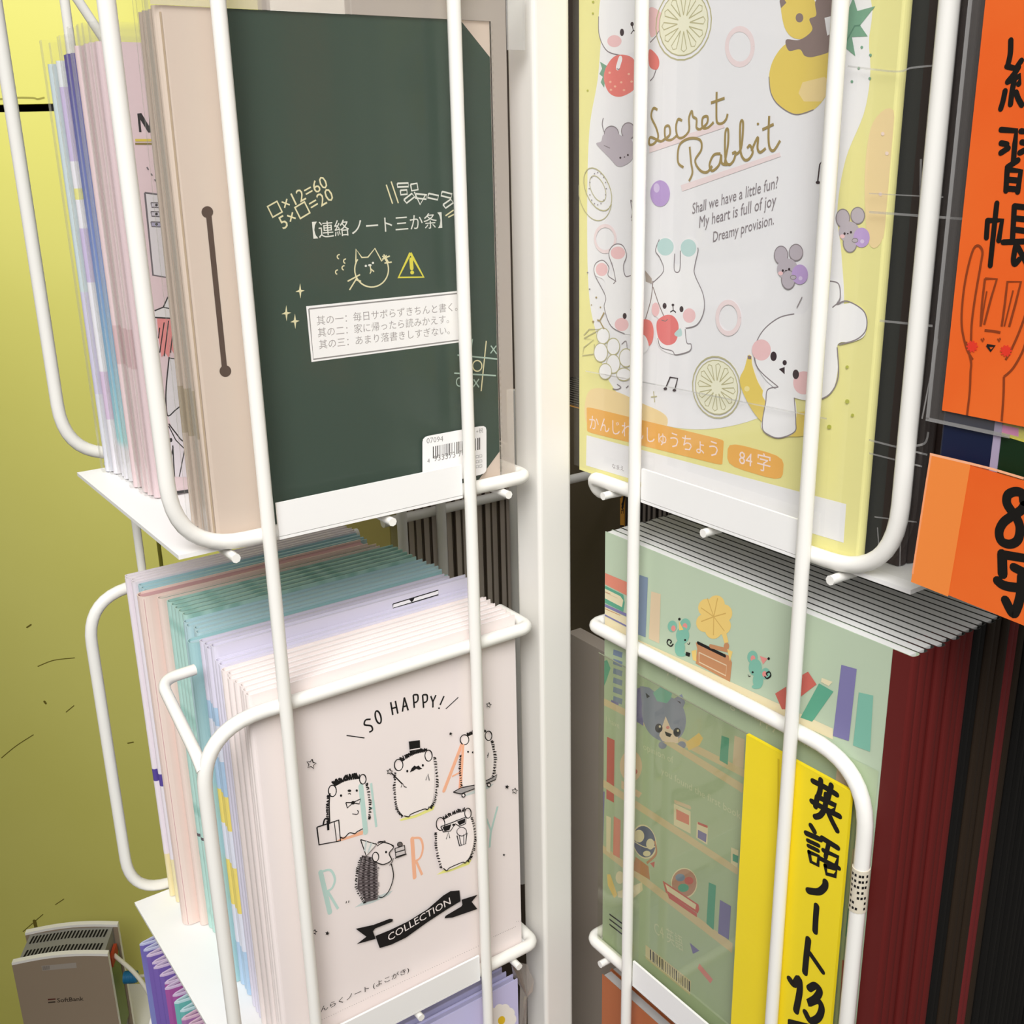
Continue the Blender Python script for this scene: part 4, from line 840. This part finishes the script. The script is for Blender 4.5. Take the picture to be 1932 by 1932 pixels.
    # rabbit pair with cherries
    A.P([(290, 290), (222, 240), (225, 170), (275, 145), (315, 190), (330, 250), (345, 180), (312, 110), (350, 45), (415, 50), (432, 110), (412, 180), (425, 245), (540, 230), (600, 330), (590, 520), (520, 620), (420, 632), (330, 580), (285, 460)], WB, True)
    A.L([(460, 245), (425, 248), (412, 180), (432, 110), (405, 45), (350, 42), (315, 100), (345, 200), (362, 288)], LN, .005, sm=True); A.L([(345, 300), (355, 280), (310, 245), (315, 190), (275, 145), (225, 170), (222, 240), (292, 380), (285, 460), (330, 580), (420, 632)], LN, .005, sm=True)
    A.E(375, 95, 48, 42, BLU); A.E(268, 205, 40, 44, BLU); A.E(400, 570, 46, 44, BLU); A.E(420, 513, 13, 20, EYE); A.E(468, 470, 10, 12, EYE)
    A.P([(670, 215), (655, 130), (625, 80), (650, 5), (715, -5), (755, 60), (752, 160), (790, 160), (785, 60), (830, -5), (890, 10), (905, 90), (885, 180), (885, 240), (940, 370), (945, 480), (900, 570), (820, 595), (700, 570), (620, 500), (600, 360), (620, 260)], WB, True)
    A.L([(610, 290), (678, 215), (655, 130), (625, 80), (650, 5)], LN, .005, sm=True); A.L([(752, 100), (750, 210), (785, 210), (790, 80)], LN, .005, sm=True); A.L([(905, 60), (905, 90), (885, 180), (885, 240), (940, 370), (945, 480), (900, 570), (820, 595)], LN, .005, sm=True)
    A.E(690, 55, 55, 58, MNT); A.E(843, 62, 52, 58, MNT); A.E(848, 510, 42, 48, BLU); A.E(625, 470, 26, 46, BLU)
    A.E(685, 446, 13, 20, EYE); A.E(797, 468, 13, 20, EYE); A.E(740, 440, 9, 9, EYE); A.L([(740, 445), (742, 475), (722, 488)], EYE, .006); A.L([(742, 475), (760, 490)], EYE, .006)
    A.P([(640, 590), (820, 590), (830, 690), (860, 700), (850, 745), (760, 770), (650, 720)], WB, True); A.L([(640, 660), (660, 720), (735, 745), (760, 770), (850, 745), (860, 700), (832, 690), (822, 600)], LN, .005, sm=True)
    A.L([(608, 280), (595, 400), (555, 545)], TAUP, .005, sm=True); A.L([(608, 320), (645, 430), (685, 525)], TAUP, .005, sm=True); A.P([(555, 210), (600, 265), (600, 300), (560, 285)], M('#b7aaa0', .6, .2))
    A.P([(530, 550), (590, 545), (612, 610), (600, 690), (560, 720), (520, 700)], STR, True); A.P([(640, 540), (700, 505), (750, 520), (778, 580), (760, 680), (700, 706), (650, 670), (632, 600)], M('#e9807f', .6, .2), True); A.L([(665, 540), (690, 548), (705, 535)], TAUP, .004); A.P([(750, 630), (790, 595), (800, 640), (770, 650)], MNT, True)
    A.P([(470, 640), (550, 640), (580, 720), (540, 760), (470, 740)], WB, True); A.L([(400, 700), (430, 680), (440, 740), (470, 790)], LN, .004, sm=True)
    # grapes in outline, leaf, stars
    for c in ((277, 645, 42, 52), (262, 755, 45, 62), (345, 715, 42, 55), (345, 830, 44, 62), (430, 790, 45, 60), (292, 880, 42, 52), (415, 900, 48, 42)): A.E(*c, WB, LNY, .005)
    A.L([(150, 640), (185, 600), (260, 600), (150, 660), (215, 670), (150, 720), (140, 775), (215, 765), (220, 700)], LNY, .005); A.L([(340, 995), (370, 1000), (395, 985), (370, 965)], LN, .005, sm=True); A.L([(430, 990), (445, 975)], LN, .005)
    A.L([(285, 490), (255, 545), (285, 600)], GOLD, .008); A.E(212, 550, 7, 7, GOLD); A.L([(255, 545), (238, 540)], GOLD, .008)
    for p in ((175, 225, 5), (188, 335, 5), (232, 390, 6), (200, 440, 4), (260, 455, 5)): A.E(p[0], p[1], p[2], p[2], GOLD if p[1] > 380 else LN)
    A.L([(690, 995), (722, 918), (772, 926), (752, 1005)], EYE, .007); A.E(690, 995, 12, 9, EYE); A.E(750, 1005, 12, 9, EYE)
    A.L([(595, 1050), (635, 1045)], LNY, .005); A.L([(612, 1012), (620, 1085)], LNY, .005)
    A.E(1108, 525, 74, 104, None, PNKH, .02); citrus(A, 1030, 985, 158, 205, -8)
    mouse(A, 1500, 200, 1.5)
    # big rabbit with banana
    A.zoom(1060, 450, 3.5127)
    A.P([(1240, 775), (1262, 785), (1268, 840), (1310, 960), (1380, 1060), (1480, 1160), (1640, 1150), (1640, 1290), (1500, 1310), (1400, 1270), (1290, 1170), (1210, 1030), (1185, 930), (1215, 860)], BAN, True); A.P([(1236, 775), (1262, 778), (1260, 800), (1238, 798)], TAUP); A.E(1232, 995, 18, 18, M('#f3e3a0', .6, .2))
    A.z = (0, 0, 1)
    A.P([(1428, 655), (1445, 615), (1490, 594), (1520, 590), (1534, 560), (1550, 532), (1580, 530), (1588, 555), (1580, 575), (1610, 572), (1634, 590), (1634, 630), (1610, 645), (1582, 650), (1582, 700), (1570, 740), (1540, 755), (1500, 750), (1455, 725), (1430, 690)], WB, True)
    A.L([(1500, 592), (1470, 600), (1440, 625), (1425, 660), (1432, 695), (1470, 730)], LN, .005, sm=True); A.L([(1580, 575), (1600, 568), (1632, 588), (1636, 620), (1618, 640), (1584, 650)], LN, .005, sm=True); A.L([(1566, 530), (1584, 536), (1586, 565), (1572, 580)], LN, .005, sm=True); A.L([(1581, 655), (1583, 710), (1568, 742), (1545, 755)], LN, .005, sm=True); A.L([(1505, 580), (1515, 560)], LN, .004)
    A.E(1438, 660, 18, 20, BLU); A.E(1518, 722, 20, 22, BLU)
    A.E(1461, 672, 6, 9, EYE); A.E(1503, 706, 6, 9, EYE); A.E(1482, 684, 4, 5, EYE); A.P([(1471, 696), (1482, 692), (1482, 706)], EYE)
    A.P([(1447, 725), (1460, 732), (1490, 740), (1503, 760), (1503, 800), (1498, 818), (1470, 826), (1440, 810), (1440, 790), (1446, 760), (1440, 745)], WB, True); A.L([(1470, 730), (1450, 735), (1446, 760), (1440, 795), (1444, 815), (1470, 826), (1500, 815), (1503, 795), (1500, 750)], LN, .005, sm=True)
    for p in ((1600, 692, 3), (1600, 757, 4), (1610, 783, 3), (1566, 805, 4)): A.E(p[0], p[1], p[2], p[2], M('#b7b94e', .6, .2))
G_P = 'practice pads in the upper right basket'
rz = -.025; yl = onx((1093, 700), XR)[1]; yr = onx((1636, 850), XR)[1]; PW = yl-yr; PY = yl-PW
def pad(loc, w, h, t, cm, pm_, label, art=None):
    R = frame_right(*loc); th = thing('notebook', label, 'notebook', loc, G_P)
    mb = folded(R, w, h, t, [(0, h, cm)], r=.012)
    if art: art(mb)
    mb.build('cover', th); pageblock(R, w, h, t, pm_).build('pages', th); return th
pad((XR, PY, rz), PW, 2.46, .05, CRY, PAGE, 'yellow practice pad with white rabbits and fruit, foremost in the upper right basket', pad_art)
pad((XR+.055, PY+.05, rz), PW-.05, 2.46, .05, CRY, PAGE, 'second yellow practice pad, directly behind the one with white rabbits and fruit')
x = XR+.13; dk = None
DKC = M('#4b3d36', .55, .3)
for i in range(24):
    lab = f'dark brown spined notebook, {ORD[i]} behind the two yellow practice pads'
    if dk is None: dk = (taped((x, PY-.09, rz), PW, 2.45, .05, COVD, M('#8b8681', .7, .2), M('#3a2d29', .5, .3), lab, None, G_P), x)
    else: copy_tree(dk[0], (x-dk[1], random.uniform(-.02, .02), 0), lab, G_P)
    x += .056
# clear sleeve round the pads, with fold lines and reflections painted on the film
SLV = clear('clear_sleeve_film', '#fbfbfa', .07, .06, .01, '#f0f0f0'); FOLD_GLINT = clear('film_fold_glint', '#f0f0f0', .5, .15, .22, '#f6f4f2')
m_ = MB(); sy0 = onx((1832, 150), .05)[1]; m_.add([(.05, sy0, 0), (.05, yl+.02, 0), (.05, yl+.02, 2.52), (.05, sy0, 2.52)], [(0, 1, 2, 3)], SLV)
A = Art(m_, 'x', .048); A.z = (0, 0, 1)
for pts, ww in (([(1640, 400), (1830, 414)], .008), ([(1600, 125), (1690, 135), (1720, 128), (1760, 124)], .006), ([(1640, 365), (1780, 372)], .004), ([(1105, 700), (1250, 728), (1560, 790)], .006), ([(1660, 605), (1760, 615)], .008), ([(1640, 830), (1750, 858)], .007), ([(1640, 855), (1740, 880)], .006), ([(1650, 975), (1730, 985)], .005), ([(1656, 995), (1660, 1060)], .005), ([(1700, 1000), (1698, 1070)], .005), ([(1735, 480), (1738, 300)], .008), ([(1770, 640), (1740, 790)], .006), ([(1720, 842), (1745, 836), (1752, 815)], .008)):
    A.L(pts, FOLD_GLINT, ww, sm=True)
tag(m_.build('clear_sleeve', None, (.05, -1, 0)), 'clear plastic sleeve with fold lines and painted reflections around the practice pad with white rabbits', 'plastic sleeve')

# ================================================================ HANGING SAMPLE NOTEBOOK AND ORANGE CARDS (right edge)
XD = -.055
ORG1 = mottled('#e8601f', '#ec6c28', 14, .55, 'orange_card_stock'); ORG2 = M('#f28a3e', .5, .35); NAVY = M('#101a38', .5, .35); DGRN = M('#0f2a12', .45, .35)
BRL = M('#8a3c1a', .6, .2); REDD = M('#e03a28', .6, .2)
yD = onx((1782, 760), XD)[1]; zD = .16
th = thing('notebook', 'dark green notebook with navy spine, behind the tall orange lettered card at right', 'notebook', (XD, yD, zD))
FD = frame_left_r(XD, yD, zD)
mb = folded(FD, 1.72, 2.35, .045, [(0, 2.35, DGRN)], r=.012)
A = Art(mb, 'x', XD); A.z = (0, 0, 1)
A.P([(1874, 780), (1990, 812), (1990, 852), (1873, 816)], M('#d8d05c', .5, .3)); A.P([(1885, 800), (1922, 808), (1922, 824), (1884, 814)], M('#e48fc0', .5, .3))
mb.build('cover', th); pageblock(FD, 1.72, 2.35, .045, PAGE).build('pages', th)
sp = folded(frame_left_r(XD-.003, yD+.003, zD), .19, 2.35, .051, [(0, 2.35, NAVY)], r=.013, c=.003); sp.build('spine_tape', th)
ls = MB(); f = frame_left_r(XD-.004, yD+.003, zD); ls.box(.19, .215, -.001, .003, 0, 2.35, M('#a79bb4', .5, .3), f); ls.build('spine_edge_strip', th)
# its clear pocket
PKD = clear('clear_pocket_film', '#f6f6f6', .16, .10, .07, '#d8d2cc')
m_ = MB(); ye = onx((1748, 790), XD-.01)[1]; ze = onx((1748, 790), XD-.01)[2]
m_.add([(XD-.012, ye, ze), (XD-.012, ye-1.86, ze), (XD-.012, ye-1.86, 2.6), (XD-.012, ye, 2.6)], [(0, 1, 2, 3)], PKD)
m_.box(XD-.014, XD-.011, ye-.012, ye, ze, 2.6, FOLD_GLINT); m_.box(XD-.014, XD-.011, ye-.3, ye, ze-.006, ze+.006, FOLD_GLINT)
tag(m_.build('clear_pocket', None, (XD, yD, zD)), 'clear plastic pocket at right holding the dark green notebook, left of its orange card', 'plastic pocket')
# tall orange card
XK = XD-.020
y0 = onx((1785, 700), XK)[1]; zb = onx((1781, 775), XK)[2]; zbr = onx((1932, 812), XK)[2]
cm = MB(); cm.box(XK, XK+.006, y0-.62, y0, zb, 2.45, ORG1)
A = Art(cm, 'x', XK); A.zoom(1700, 0, 5.52); wk = .017
def bk_(pts, w=.017, sm=True): A.L(pts, MARK, w, sm=sm)
bk_([(1145, 420), (1140, 560), (1112, 688)]); bk_([(1105, 690), (1192, 712), (1255, 632)], sm=False); bk_([(1225, 700), (1180, 770), (1112, 852)]); bk_([(1112, 852), (1240, 790), (1228, 872)], sm=False); bk_([(1180, 840), (1158, 960), (1142, 1085)]); bk_([(1086, 948), (1065, 1050), (1040, 1132)]); bk_([(1200, 962), (1225, 1030), (1260, 1092)])
for p in ([(1330, 560), (1560, 580)], [(1450, 430), (1430, 1120)], [(1350, 660), (1350, 850)], [(1350, 660), (1550, 680), (1540, 850)], [(1350, 755), (1540, 765)], [(1350, 850), (1540, 850)], [(1420, 880), (1320, 1020)], [(1460, 880), (1580, 1010)]): bk_(p, sm=False)
bk_([(1045, 1350), (1202, 1362), (1188, 1500), (1172, 1690)], sm=False); bk_([(1045, 1490), (1105, 1502)]); bk_([(1042, 1592), (1118, 1542)])
bk_([(1252, 1365), (1400, 1380), (1380, 1650)], sm=False); bk_([(1262, 1480), (1320, 1492)]); bk_([(1240, 1590), (1330, 1545)]); bk_([(1220, 1668), (1110, 1740)])
A.zoom(1432, 0, 3.864)
bk_([(1812, 1232), (1802, 1390)], sm=False); bk_([(1812, 1235), (1910, 1248), (1888, 1398)], sm=False); bk_([(1812, 1308), (1896, 1316)]); bk_([(1806, 1374), (1888, 1380)])
bk_([(1668, 1610), (1660, 1732)]); bk_([(1668, 1608), (1774, 1606), (1750, 1752)], sm=False); bk_([(1736, 1482), (1712, 1700), (1688, 1935)])
bk_([(1864, 1502), (1850, 1750)]); bk_([(1866, 1502), (2030, 1520)]); bk_([(1862, 1590), (2000, 1605)]); bk_([(1858, 1672), (2000, 1690)]); bk_([(1782, 1765), (2060, 1755)]); bk_([(1880, 1760), (1858, 1880), (1866, 1925), (1900, 1890)]); bk_([(1890, 1800), (1960, 1930)])
A.zoom(1432, 450, 2.416)
def hl(pts, w=.0075): A.L(pts, BRL, w, sm=True)
hl([(976, 552), (948, 500), (926, 400), (930, 280), (948, 160), (976, 55), (1000, 32), (1020, 58), (1012, 120), (988, 260), (972, 380), (968, 480)])
hl([(1012, 400), (1018, 300), (1032, 182)]); A.L([(1032, 182), (1086, 184), (1060, 270), (1028, 392)], BRL, .0075); hl([(1040, 240), (1024, 330), (1016, 390)], .005); hl([(1030, 418), (1070, 422), (1102, 428)])
A.L([(1108, 400), (1122, 300), (1134, 196), (1196, 196), (1170, 300), (1142, 402)], BRL, .0075); hl([(1160, 236), (1140, 320), (1120, 400)], .005)
hl([(1222, 330), (1190, 420), (1150, 510), (1126, 552)]); hl([(1228, 430), (1205, 510), (1160, 590), (1118, 630)])
hl([(945, 470), (968, 560), (966, 610), (962, 700), (950, 805)]); hl([(1118, 630), (1116, 720), (1108, 832)])
A.L([(1040, 486), (1076, 490), (1058, 512)], INK, .008, closed=True)
for cx, cy in ((973, 492), (1128, 512)):
    A.E(cx, cy, 20, 22, REDD)
    for k in range(10): a = k*.628; A.L([(cx, cy), (cx+27*math.cos(a), cy+27*math.sin(a))], REDD, .006)
for cx in (1020, 1095): hl([(cx-6, 456), (cx+4, 470)], .004); hl([(cx+4, 452), (cx+8, 462)], .004)
tag(cm.build('name_card', None, (XK, y0, zb)), 'tall orange card with brush lettering and a brown hand drawn rabbit, upper right', 'sign card')
# short orange card
XC2 = -.10
c0 = onx((1757, 857), XC2); c1 = onx((1720, 1095), XC2)
ya_ = c0[1]; yb2 = c1[1]
cm = MB(); tl = np.array([XC2, ya_, c0[2]]); bl = np.array([XC2, yb2, c1[2]]); tr = onx((2100, 958), XC2); brr = onx((2100, 1248), XC2)
cm.prism([tl, tr, brr, bl], (.010, 0, 0), ORG1)
A = Art(cm, 'x', XC2); A.zoom(1640, 700, 4.024)
A.P([(462, 632), (770, 712), (600, 1712), (318, 1600)], ORG2)
A.L([(462, 630), (760, 700), (940, 745), (1175, 815)], M('#f9b48c', .3, .5), .008); A.L([(470, 640), (440, 820), (400, 1080), (330, 1540)], M('#f6a070', .4, .4), .007)
def bk2(pts, w=.030, sm=True): A.L(pts, MARK, w, sm=sm)
bk2([(1175, 990), (1162, 930), (1110, 915), (1055, 940), (1046, 1000), (1080, 1060), (1118, 1110), (1146, 1190), (1130, 1280), (1070, 1314), (1005, 1290), (988, 1220), (1020, 1150), (1085, 1100), (1150, 1060), (1180, 1020)])
A.L([(1300, 960), (1200, 1200), (1420, 1240)], MARK, .03); A.L([(1360, 1000), (1330, 1340)], MARK, .03)
bk2([(1010, 1390), (1014, 1540)], .034); bk2([(1010, 1392), (1300, 1440), (1280, 1560)], .030, False); bk2([(1100, 1490), (1190, 1535)], .03); bk2([(975, 1592), (1060, 1636), (1360, 1660)], .032); bk2([(1160, 1560), (1150, 1700), (1118, 1810), (1088, 1836), (1036, 1740)], .032)
tag(cm.build('count_card', None, (XC2, ya_, c1[2])), 'short orange card with bold black numeral and character, below the tall orange card', 'sign card')

# ================================================================ LOWEST TIER
Z3 = -5.507
G_3 = 'notebooks in the lowest left basket'
zt3 = -3.0-Z3
def looped(loc, h, cov, rim, label):
    R = frame_left(*loc); th = thing('notebook', label, 'notebook', loc, G_3)
    mb = MB(); w = 1.55; t = .064; r = .26
    folded(R, w, h, t, [(0, h-.012, cov), (h-.012, h, rim)], mb=mb, c=.016, r=r); mb.build('cover', th)
    p = MB(); p.box(.1, w-.02, t*.5-.012, t*.5+.012, .01, h-.05, PAGE, R); p.build('pages', th); return th
VIO = zgrad([(0, '#8f8fd0'), (.85, '#8288c4'), (1, '#7466b2')], 0, zt3, 'violet_fade'); VI2 = M('#7a63b0', .45, .35); MAG = M('#a85aa0', .45, .35); TQ = M('#6fb7b3', .45, .35); PKV = M('#a876ac', .45, .35)
RIMV = M('#c3c6e4', .5, .3); RIMP = M('#d3c0dc', .5, .3); RIMT = M('#c2dde2', .5, .3); RIMK = M('#d9b9cc', .5, .3)
y = 1.735
seq = [(VIO, RIMV, 'pale violet')]*2+[(VI2, RIMP, 'violet')]*4+[(MAG, RIMP, 'magenta')]*3+[(TQ, RIMT, 'turquoise')]*2+[(PKV, RIMK, 'mauve pink')]*4
cnt = {}
for i, (c, r_, nm) in enumerate(seq):
    y -= .068; k = cnt[nm] = cnt.get(nm, 0)+1
    looped((-2.0+random.uniform(0, .03), y, Z3), zt3+random.uniform(-.015, .01), c, r_, f'{nm} notebook with looped open fold, {ORD[k-1]} from the back in the lowest left basket')
# lilac daisy notebooks in front
DAI = M('#c9c6ea', .45, .35); DSY = M('#f3efe6', .5, .3); G_D = 'lilac daisy notebooks in the lowest left basket'
def daisy_art(mb):
    A = Art(mb, 'y', .078); A.zoom(720, 1780, 4.83)
    for k in range(10): a = k*.628; A.E(1100+82*math.cos(a), 690+92*math.sin(a), 46, 52, DSY)
    A.E(1100, 690, 88, 98, DSY); A.E(1092, 700, 32, 40, M('#e8c22c', .5, .3), rot=20)
y = .078; dzy = None
for i in range(4):
    lab = 'lilac notebook with a white daisy, foremost in the lowest left basket' if i == 0 else f'plain lilac notebook, {ORD[i-1]} behind the one with a white daisy'
    h = -2.985-Z3
    if i == 0: booklet((-1.74, y, Z3), 1.40, h, .05, [(0, h, DAI)], M('#a9a6c4', .6, .2), lab, 'notebook', G_D, extra=daisy_art)
    elif dzy is None: dzy = booklet((-1.74, y, Z3), 1.38, h, .05, [(0, h, DAI)], M('#b9b6d4', .6, .2), lab, 'notebook', G_D); fy = y
    else: copy_tree(dzy, (0, y-fy, 0), lab, G_D)
    y += .085
# torn corner of a clear bag at the post side
bgm = clear('bag_film', '#e6dfd8', .25, .25, .35, '#cfc4ba')
bp = MB(); pts = [(1180, 185), (1260, 175), (1330, 190), (1350, 260), (1390, 330), (1375, 440), (1330, 500), (1300, 480), (1290, 560), (1310, 734), (1320, 900), (1250, 900), (1262, 380), (1200, 300)]
for k in range(len(pts)):
    pass
P3 = [ony((720+a/4.83, 1780+b/4.83), .10+.02*math.sin(i*2.1)) for i, (a, b) in enumerate(pts)]
ctr = sum(P3)/len(P3)+np.array([0, -.03, 0])
for i in range(len(P3)): bp.face([P3[i], P3[(i+1) % len(P3)], ctr], bgm)
tag(bp.build('plastic_bag', None, tuple(ctr)), 'crumpled torn corner of clear bag beside the white daisy notebook', 'plastic bag')
# right side, lowest tier
TERRA = M('#b3683f', .55, .3); G_T = 'notebooks in the lowest right basket'
x = .07; tr_ = None; h = -2.985-Z3; ytt = onx((1136, 1846), .07)[1]
for i in range(21):
    lab = 'terracotta brown notebook, foremost in the lowest right basket' if i == 0 else f'terracotta brown notebook, {ORD[i-1]} behind the foremost one in the lowest right basket'
    if tr_ is None:
        R_ = frame_right(x, -1.95, Z3); tr_ = thing('notebook', lab, 'notebook', (x, -1.95, Z3), G_T)
        folded(R_, ytt+1.95, h, .062, [(0, h, TERRA)], r=.014, c=.004).build('cover', tr_); pageblock(R_, ytt+1.95, h, .062, M('#b5b2b0', .7, .2), c=.006, drop=.0).build('pages', tr_); fx = x
    else: copy_tree(tr_, (x-fx, random.uniform(-.02, .02), 0), lab, G_T)
    x += .072

# ================================================================ REAR BASKET NOTEBOOKS, GREY CARTON
G_B = 'notebooks in the rear basket'
def edgebook(x, t, cov, pg, label):
    th = thing('notebook', label, 'notebook', (x, 1.97, ZS), G_B); h = 2.30; w = 1.5
    mb = MB(); mb.box(x, x+.006, 1.97, 1.97+w, ZS, ZS+h, cov); mb.box(x+t-.006, x+t, 1.97, 1.97+w, ZS, ZS+h, cov); mb.box(x, x+t, 1.97+w, 1.97+w+.006, ZS, ZS+h, cov); mb.build('cover', th)
    p = MB(); p.box(x+.007, x+t-.007, 1.978, 1.97+w-.002, ZS+.004, ZS+h-.01, pg); p.build('pages', th); return th
RC = M('#62574b', .6, .2); RCY = M('#b9ad6a', .6, .2); RPG = M('#c8bdb0', .8, .1); RPD = M('#8d857c', .8, .1)
x = .02; k = 0; eb = None
edgebook(x, .075, RCY, M('#c9c08e', .8, .1), 'yellowish notebook standing at the left end of the rear basket'); x += .082
edgebook(x, .05, M('#d8cfb8', .6, .2), M('#cfc5b0', .8, .1), 'cream notebook, next to the yellowish one in the rear basket'); x += .056
while x < 1.02:
    lab = f'brown edged notebook in the rear basket, {ORD[k]} right of the cream one'
    if eb is None: eb = edgebook(x, .058, RC, RPG, lab); ex_ = x
    else: copy_tree(eb, (x-ex_, random.uniform(0, .02), 0), lab, G_B)
    x += .062; k += 1
x = 2.02; k = 0; eb2 = None
ob = edgebook(x, .06, RC, M('#d99a3a', .6, .2), 'orange spined book standing behind the sage green library notebook')
tx = MB(); A = Art(tx, 'y', 1.968); A.zoom(1060, 450, 3.5127)
A.P([(386, 1720), (412, 1720), (412, 1935), (386, 1935)], M('#d99a3a', .6, .2))
for j, cch in enumerate('dish'): A.T(cch, (392, 1770+j*18), (408, 1770+j*18), INK, 1.0)
A.P([(386, 1900), (412, 1900), (412, 1912), (386, 1912)], INK)
tx.build('spine_print', ob)
x += .07
while x < 2.78:
    lab = f'dark edged notebook behind the library notebook stack, {ORD[k]} right of the orange book'
    if eb2 is None: eb2 = edgebook(x, .05, M('#2b2622', .6, .2), RPD, lab); ex_ = x
    else: copy_tree(eb2, (x-ex_, random.uniform(0, .015), 0), lab, G_B)
    x += .054; k += 1
gb = MB(); gx = .45
ga, gb_ = onx((1075, 1195), gx), onx((1100, 1650), gx)
GC = mottled('#a0958a', '#a89d92', 6, .7, 'grey_board')
gb.box(gx, gx+.10, -.02, .62, Z3, onx((1130, 1225), gx)[2], GC)
tag(gb.build('grey_board', None, (gx, .2, Z3)), 'plain grey board standing behind the white post, left of the library notebook', 'board')

# ================================================================ ROUTER BY THE WALL
DR = 11.25
P0 = ond((21.7, 1817), DR); zt = P0[2]; P1 = onz((203, 1800), zt); B0 = onz((34.8, 1793), zt+.0); 
ex = (P1-P0); wd = np.linalg.norm(ex); ex = ex/wd; ey = np.cross(np.array([0, 0, 1.]), ex)
dpt = .62
RH = 1.9
WRSHADE = M('#978672', .5, .3); WRE = M('#efece6', .45, .35); GRL = M('#8f8d86', .6, .2); SLOT = M('#1c1a17', .8, .1)  # white casing: dim light painted into the faces as brown, rims left white
router = thing('router', 'white upright internet router with painted-in shade, slotted top and small cables, by the green wall', 'router', tuple(P0-np.array([0, 0, RH])))
def RF(a, b, c): return tuple(P0+ex*a+ey*b+np.array([0, 0, c]))
def curvetop(a): return .10*math.sin(math.pi*min(max(a/wd, 0), 1))*.55
def shell(b0, b1, m, me):
    mb = MB(); n = 12
    for i in range(n):
        a0, a1 = wd*i/n, wd*(i+1)/n; c0, c1 = curvetop(a0), curvetop(a1)
        mb.face([RF(a0, b0, -RH), RF(a1, b0, -RH), RF(a1, b0, c1-.035), RF(a0, b0, c0-.035)], m); mb.face([RF(a0, b0, c0-.035), RF(a1, b0, c1-.035), RF(a1, b0, c1), RF(a0, b0, c0)], me)
        mb.face([RF(a0, b0, c0), RF(a1, b0, c1), RF(a1, b1, c1), RF(a0, b1, c0)], me); mb.face([RF(a0, b1, -RH), RF(a1, b1, -RH), RF(a1, b1, c1), RF(a0, b1, c0)], m); mb.face([RF(a0, b0, -RH), RF(a1, b0, -RH), RF(a1, b1, -RH), RF(a0, b1, -RH)], m)
    for a in (0, wd): mb.face([RF(a, b0, -RH), RF(a, b1, -RH), RF(a, b1, 0), RF(a, b0, 0)], me)
    return mb
fp = shell(0, .07, WRSHADE, WRE)
def _rp(q):
    d = ray(q); n_ = ey; t = ((P0-CC)@n_)/(d@n_); return CC+d*t
A = Art(fp, _rp, 0); A.nrm = -ey; A.zoom(0, 1740, 4.6)
A.T('SoftBank', (498, 695), (728, 678), M('#3f342b', .6, .2), 1.0, .012); A.P([(415, 665), (482, 660), (483, 672), (416, 677)], M('#5a2f26', .6, .2)); A.P([(418, 690), (480, 685), (481, 697), (419, 702)], M('#3f342b', .6, .2))
A.P([(360, 378), (660, 350), (666, 395), (366, 420)], M('#a39a90', .6, .2))
for k in range(7): A.P([(370+k*9, 382-k), (374+k*9, 381.5-k), (376+k*9, 415-k), (372+k*9, 415.5-k)], M('#5c544c', .6, .2))
fp.build('front_panel', router); shell(dpt-.07, dpt, WRSHADE, WRE).build('back_panel', router)
gr = MB(); gr.prism([RF(.06, .06, -RH+.02), RF(wd-.06, .06, -RH+.02), RF(wd-.06, .06, -.03), RF(wd*.5, .06, .01), RF(.06, .06, -.03)], tuple(ey*(dpt-.12)), GRL)
for row, (b0, b1) in enumerate(((.11, .24), (.36, .50))):
    for k in range(22):
        a = .10+k*(wd-.2)/22; cz = -.03+.04*(1-abs(a/wd-.5)*2)*.98+.004
        if row == 0 and False: continue
        gr.face([RF(a, b0, cz), RF(a+.022, b0, cz), RF(a+.035, b1, cz), RF(a+.013, b1, cz)], SLOT)
gr.build('vent_grille', router)
pt = MB(); pt.box(wd-.058, wd-.02, .12, .5, -1.4, -.35, M('#7b8a4e', .6, .2), RF); pt.box(wd-.05, wd-.01, .16, .44, -.34, -.2, M('#b5482a', .6, .2), RF); pt.build('port_strip', router)
PLUG = M('#1f6f9a', .5, .3); CORD = M('#d8d4c4', .5, .3)
q0 = np.array(RF(wd-.02, .3, -.27)); q1 = ond((262, 1841), DR+.1); q2 = q1+(q1-q0)*.6+np.array([0, 0, -.3])
cb = MB(); cb.tube(rp([q0, q1, q2], [.3]), .028, CORD); tag(cb.build('power_cord', None, tuple(q0)), 'thin white cord leaving the router near its top right corner', 'cord')
q0 = np.array(_rp((224, 1876)))+ey*.3; q1 = np.array(_rp((250, 1874)))+ey*.3; q2 = np.array(_rp((271, 1871)))+ey*.3
lc = thing('network_cable', 'network cable with ribbed blue plug in the side of the router', 'cable', tuple(q0))
pg = MB(); pg.tube([q0+(q1-q0)*k/10 for k in range(11)], .075, PLUG, 10)
for k in range(1, 9): pg.tube([q0+(q1-q0)*(k/10-.02), q0+(q1-q0)*(k/10+.02)], .083, PLUG, 10)
pg.build('plug', lc); cc_ = MB(); cc_.tube(rp([q1, q2, q2+(q2-q1)*2+np.array([0, 0, -.6])], [.4]), .02, CORD); cc_.build('cord', lc)
sh = MB(); a0 = np.array(RF(-.4, -.1, -RH-.08)); 
l0 = (np.array(RF(0, 0, 0))-CC)@HL; d0 = (np.array(RF(0, 0, 0))-CC)@HD
wbox(sh, l0-.5, l0+2.0, d0-.5, WD, P0[2]-RH-.1, P0[2]-RH, PLATE); tag(sh.build('wall_ledge'), kind='structure')  # unseen ledge that carries the router
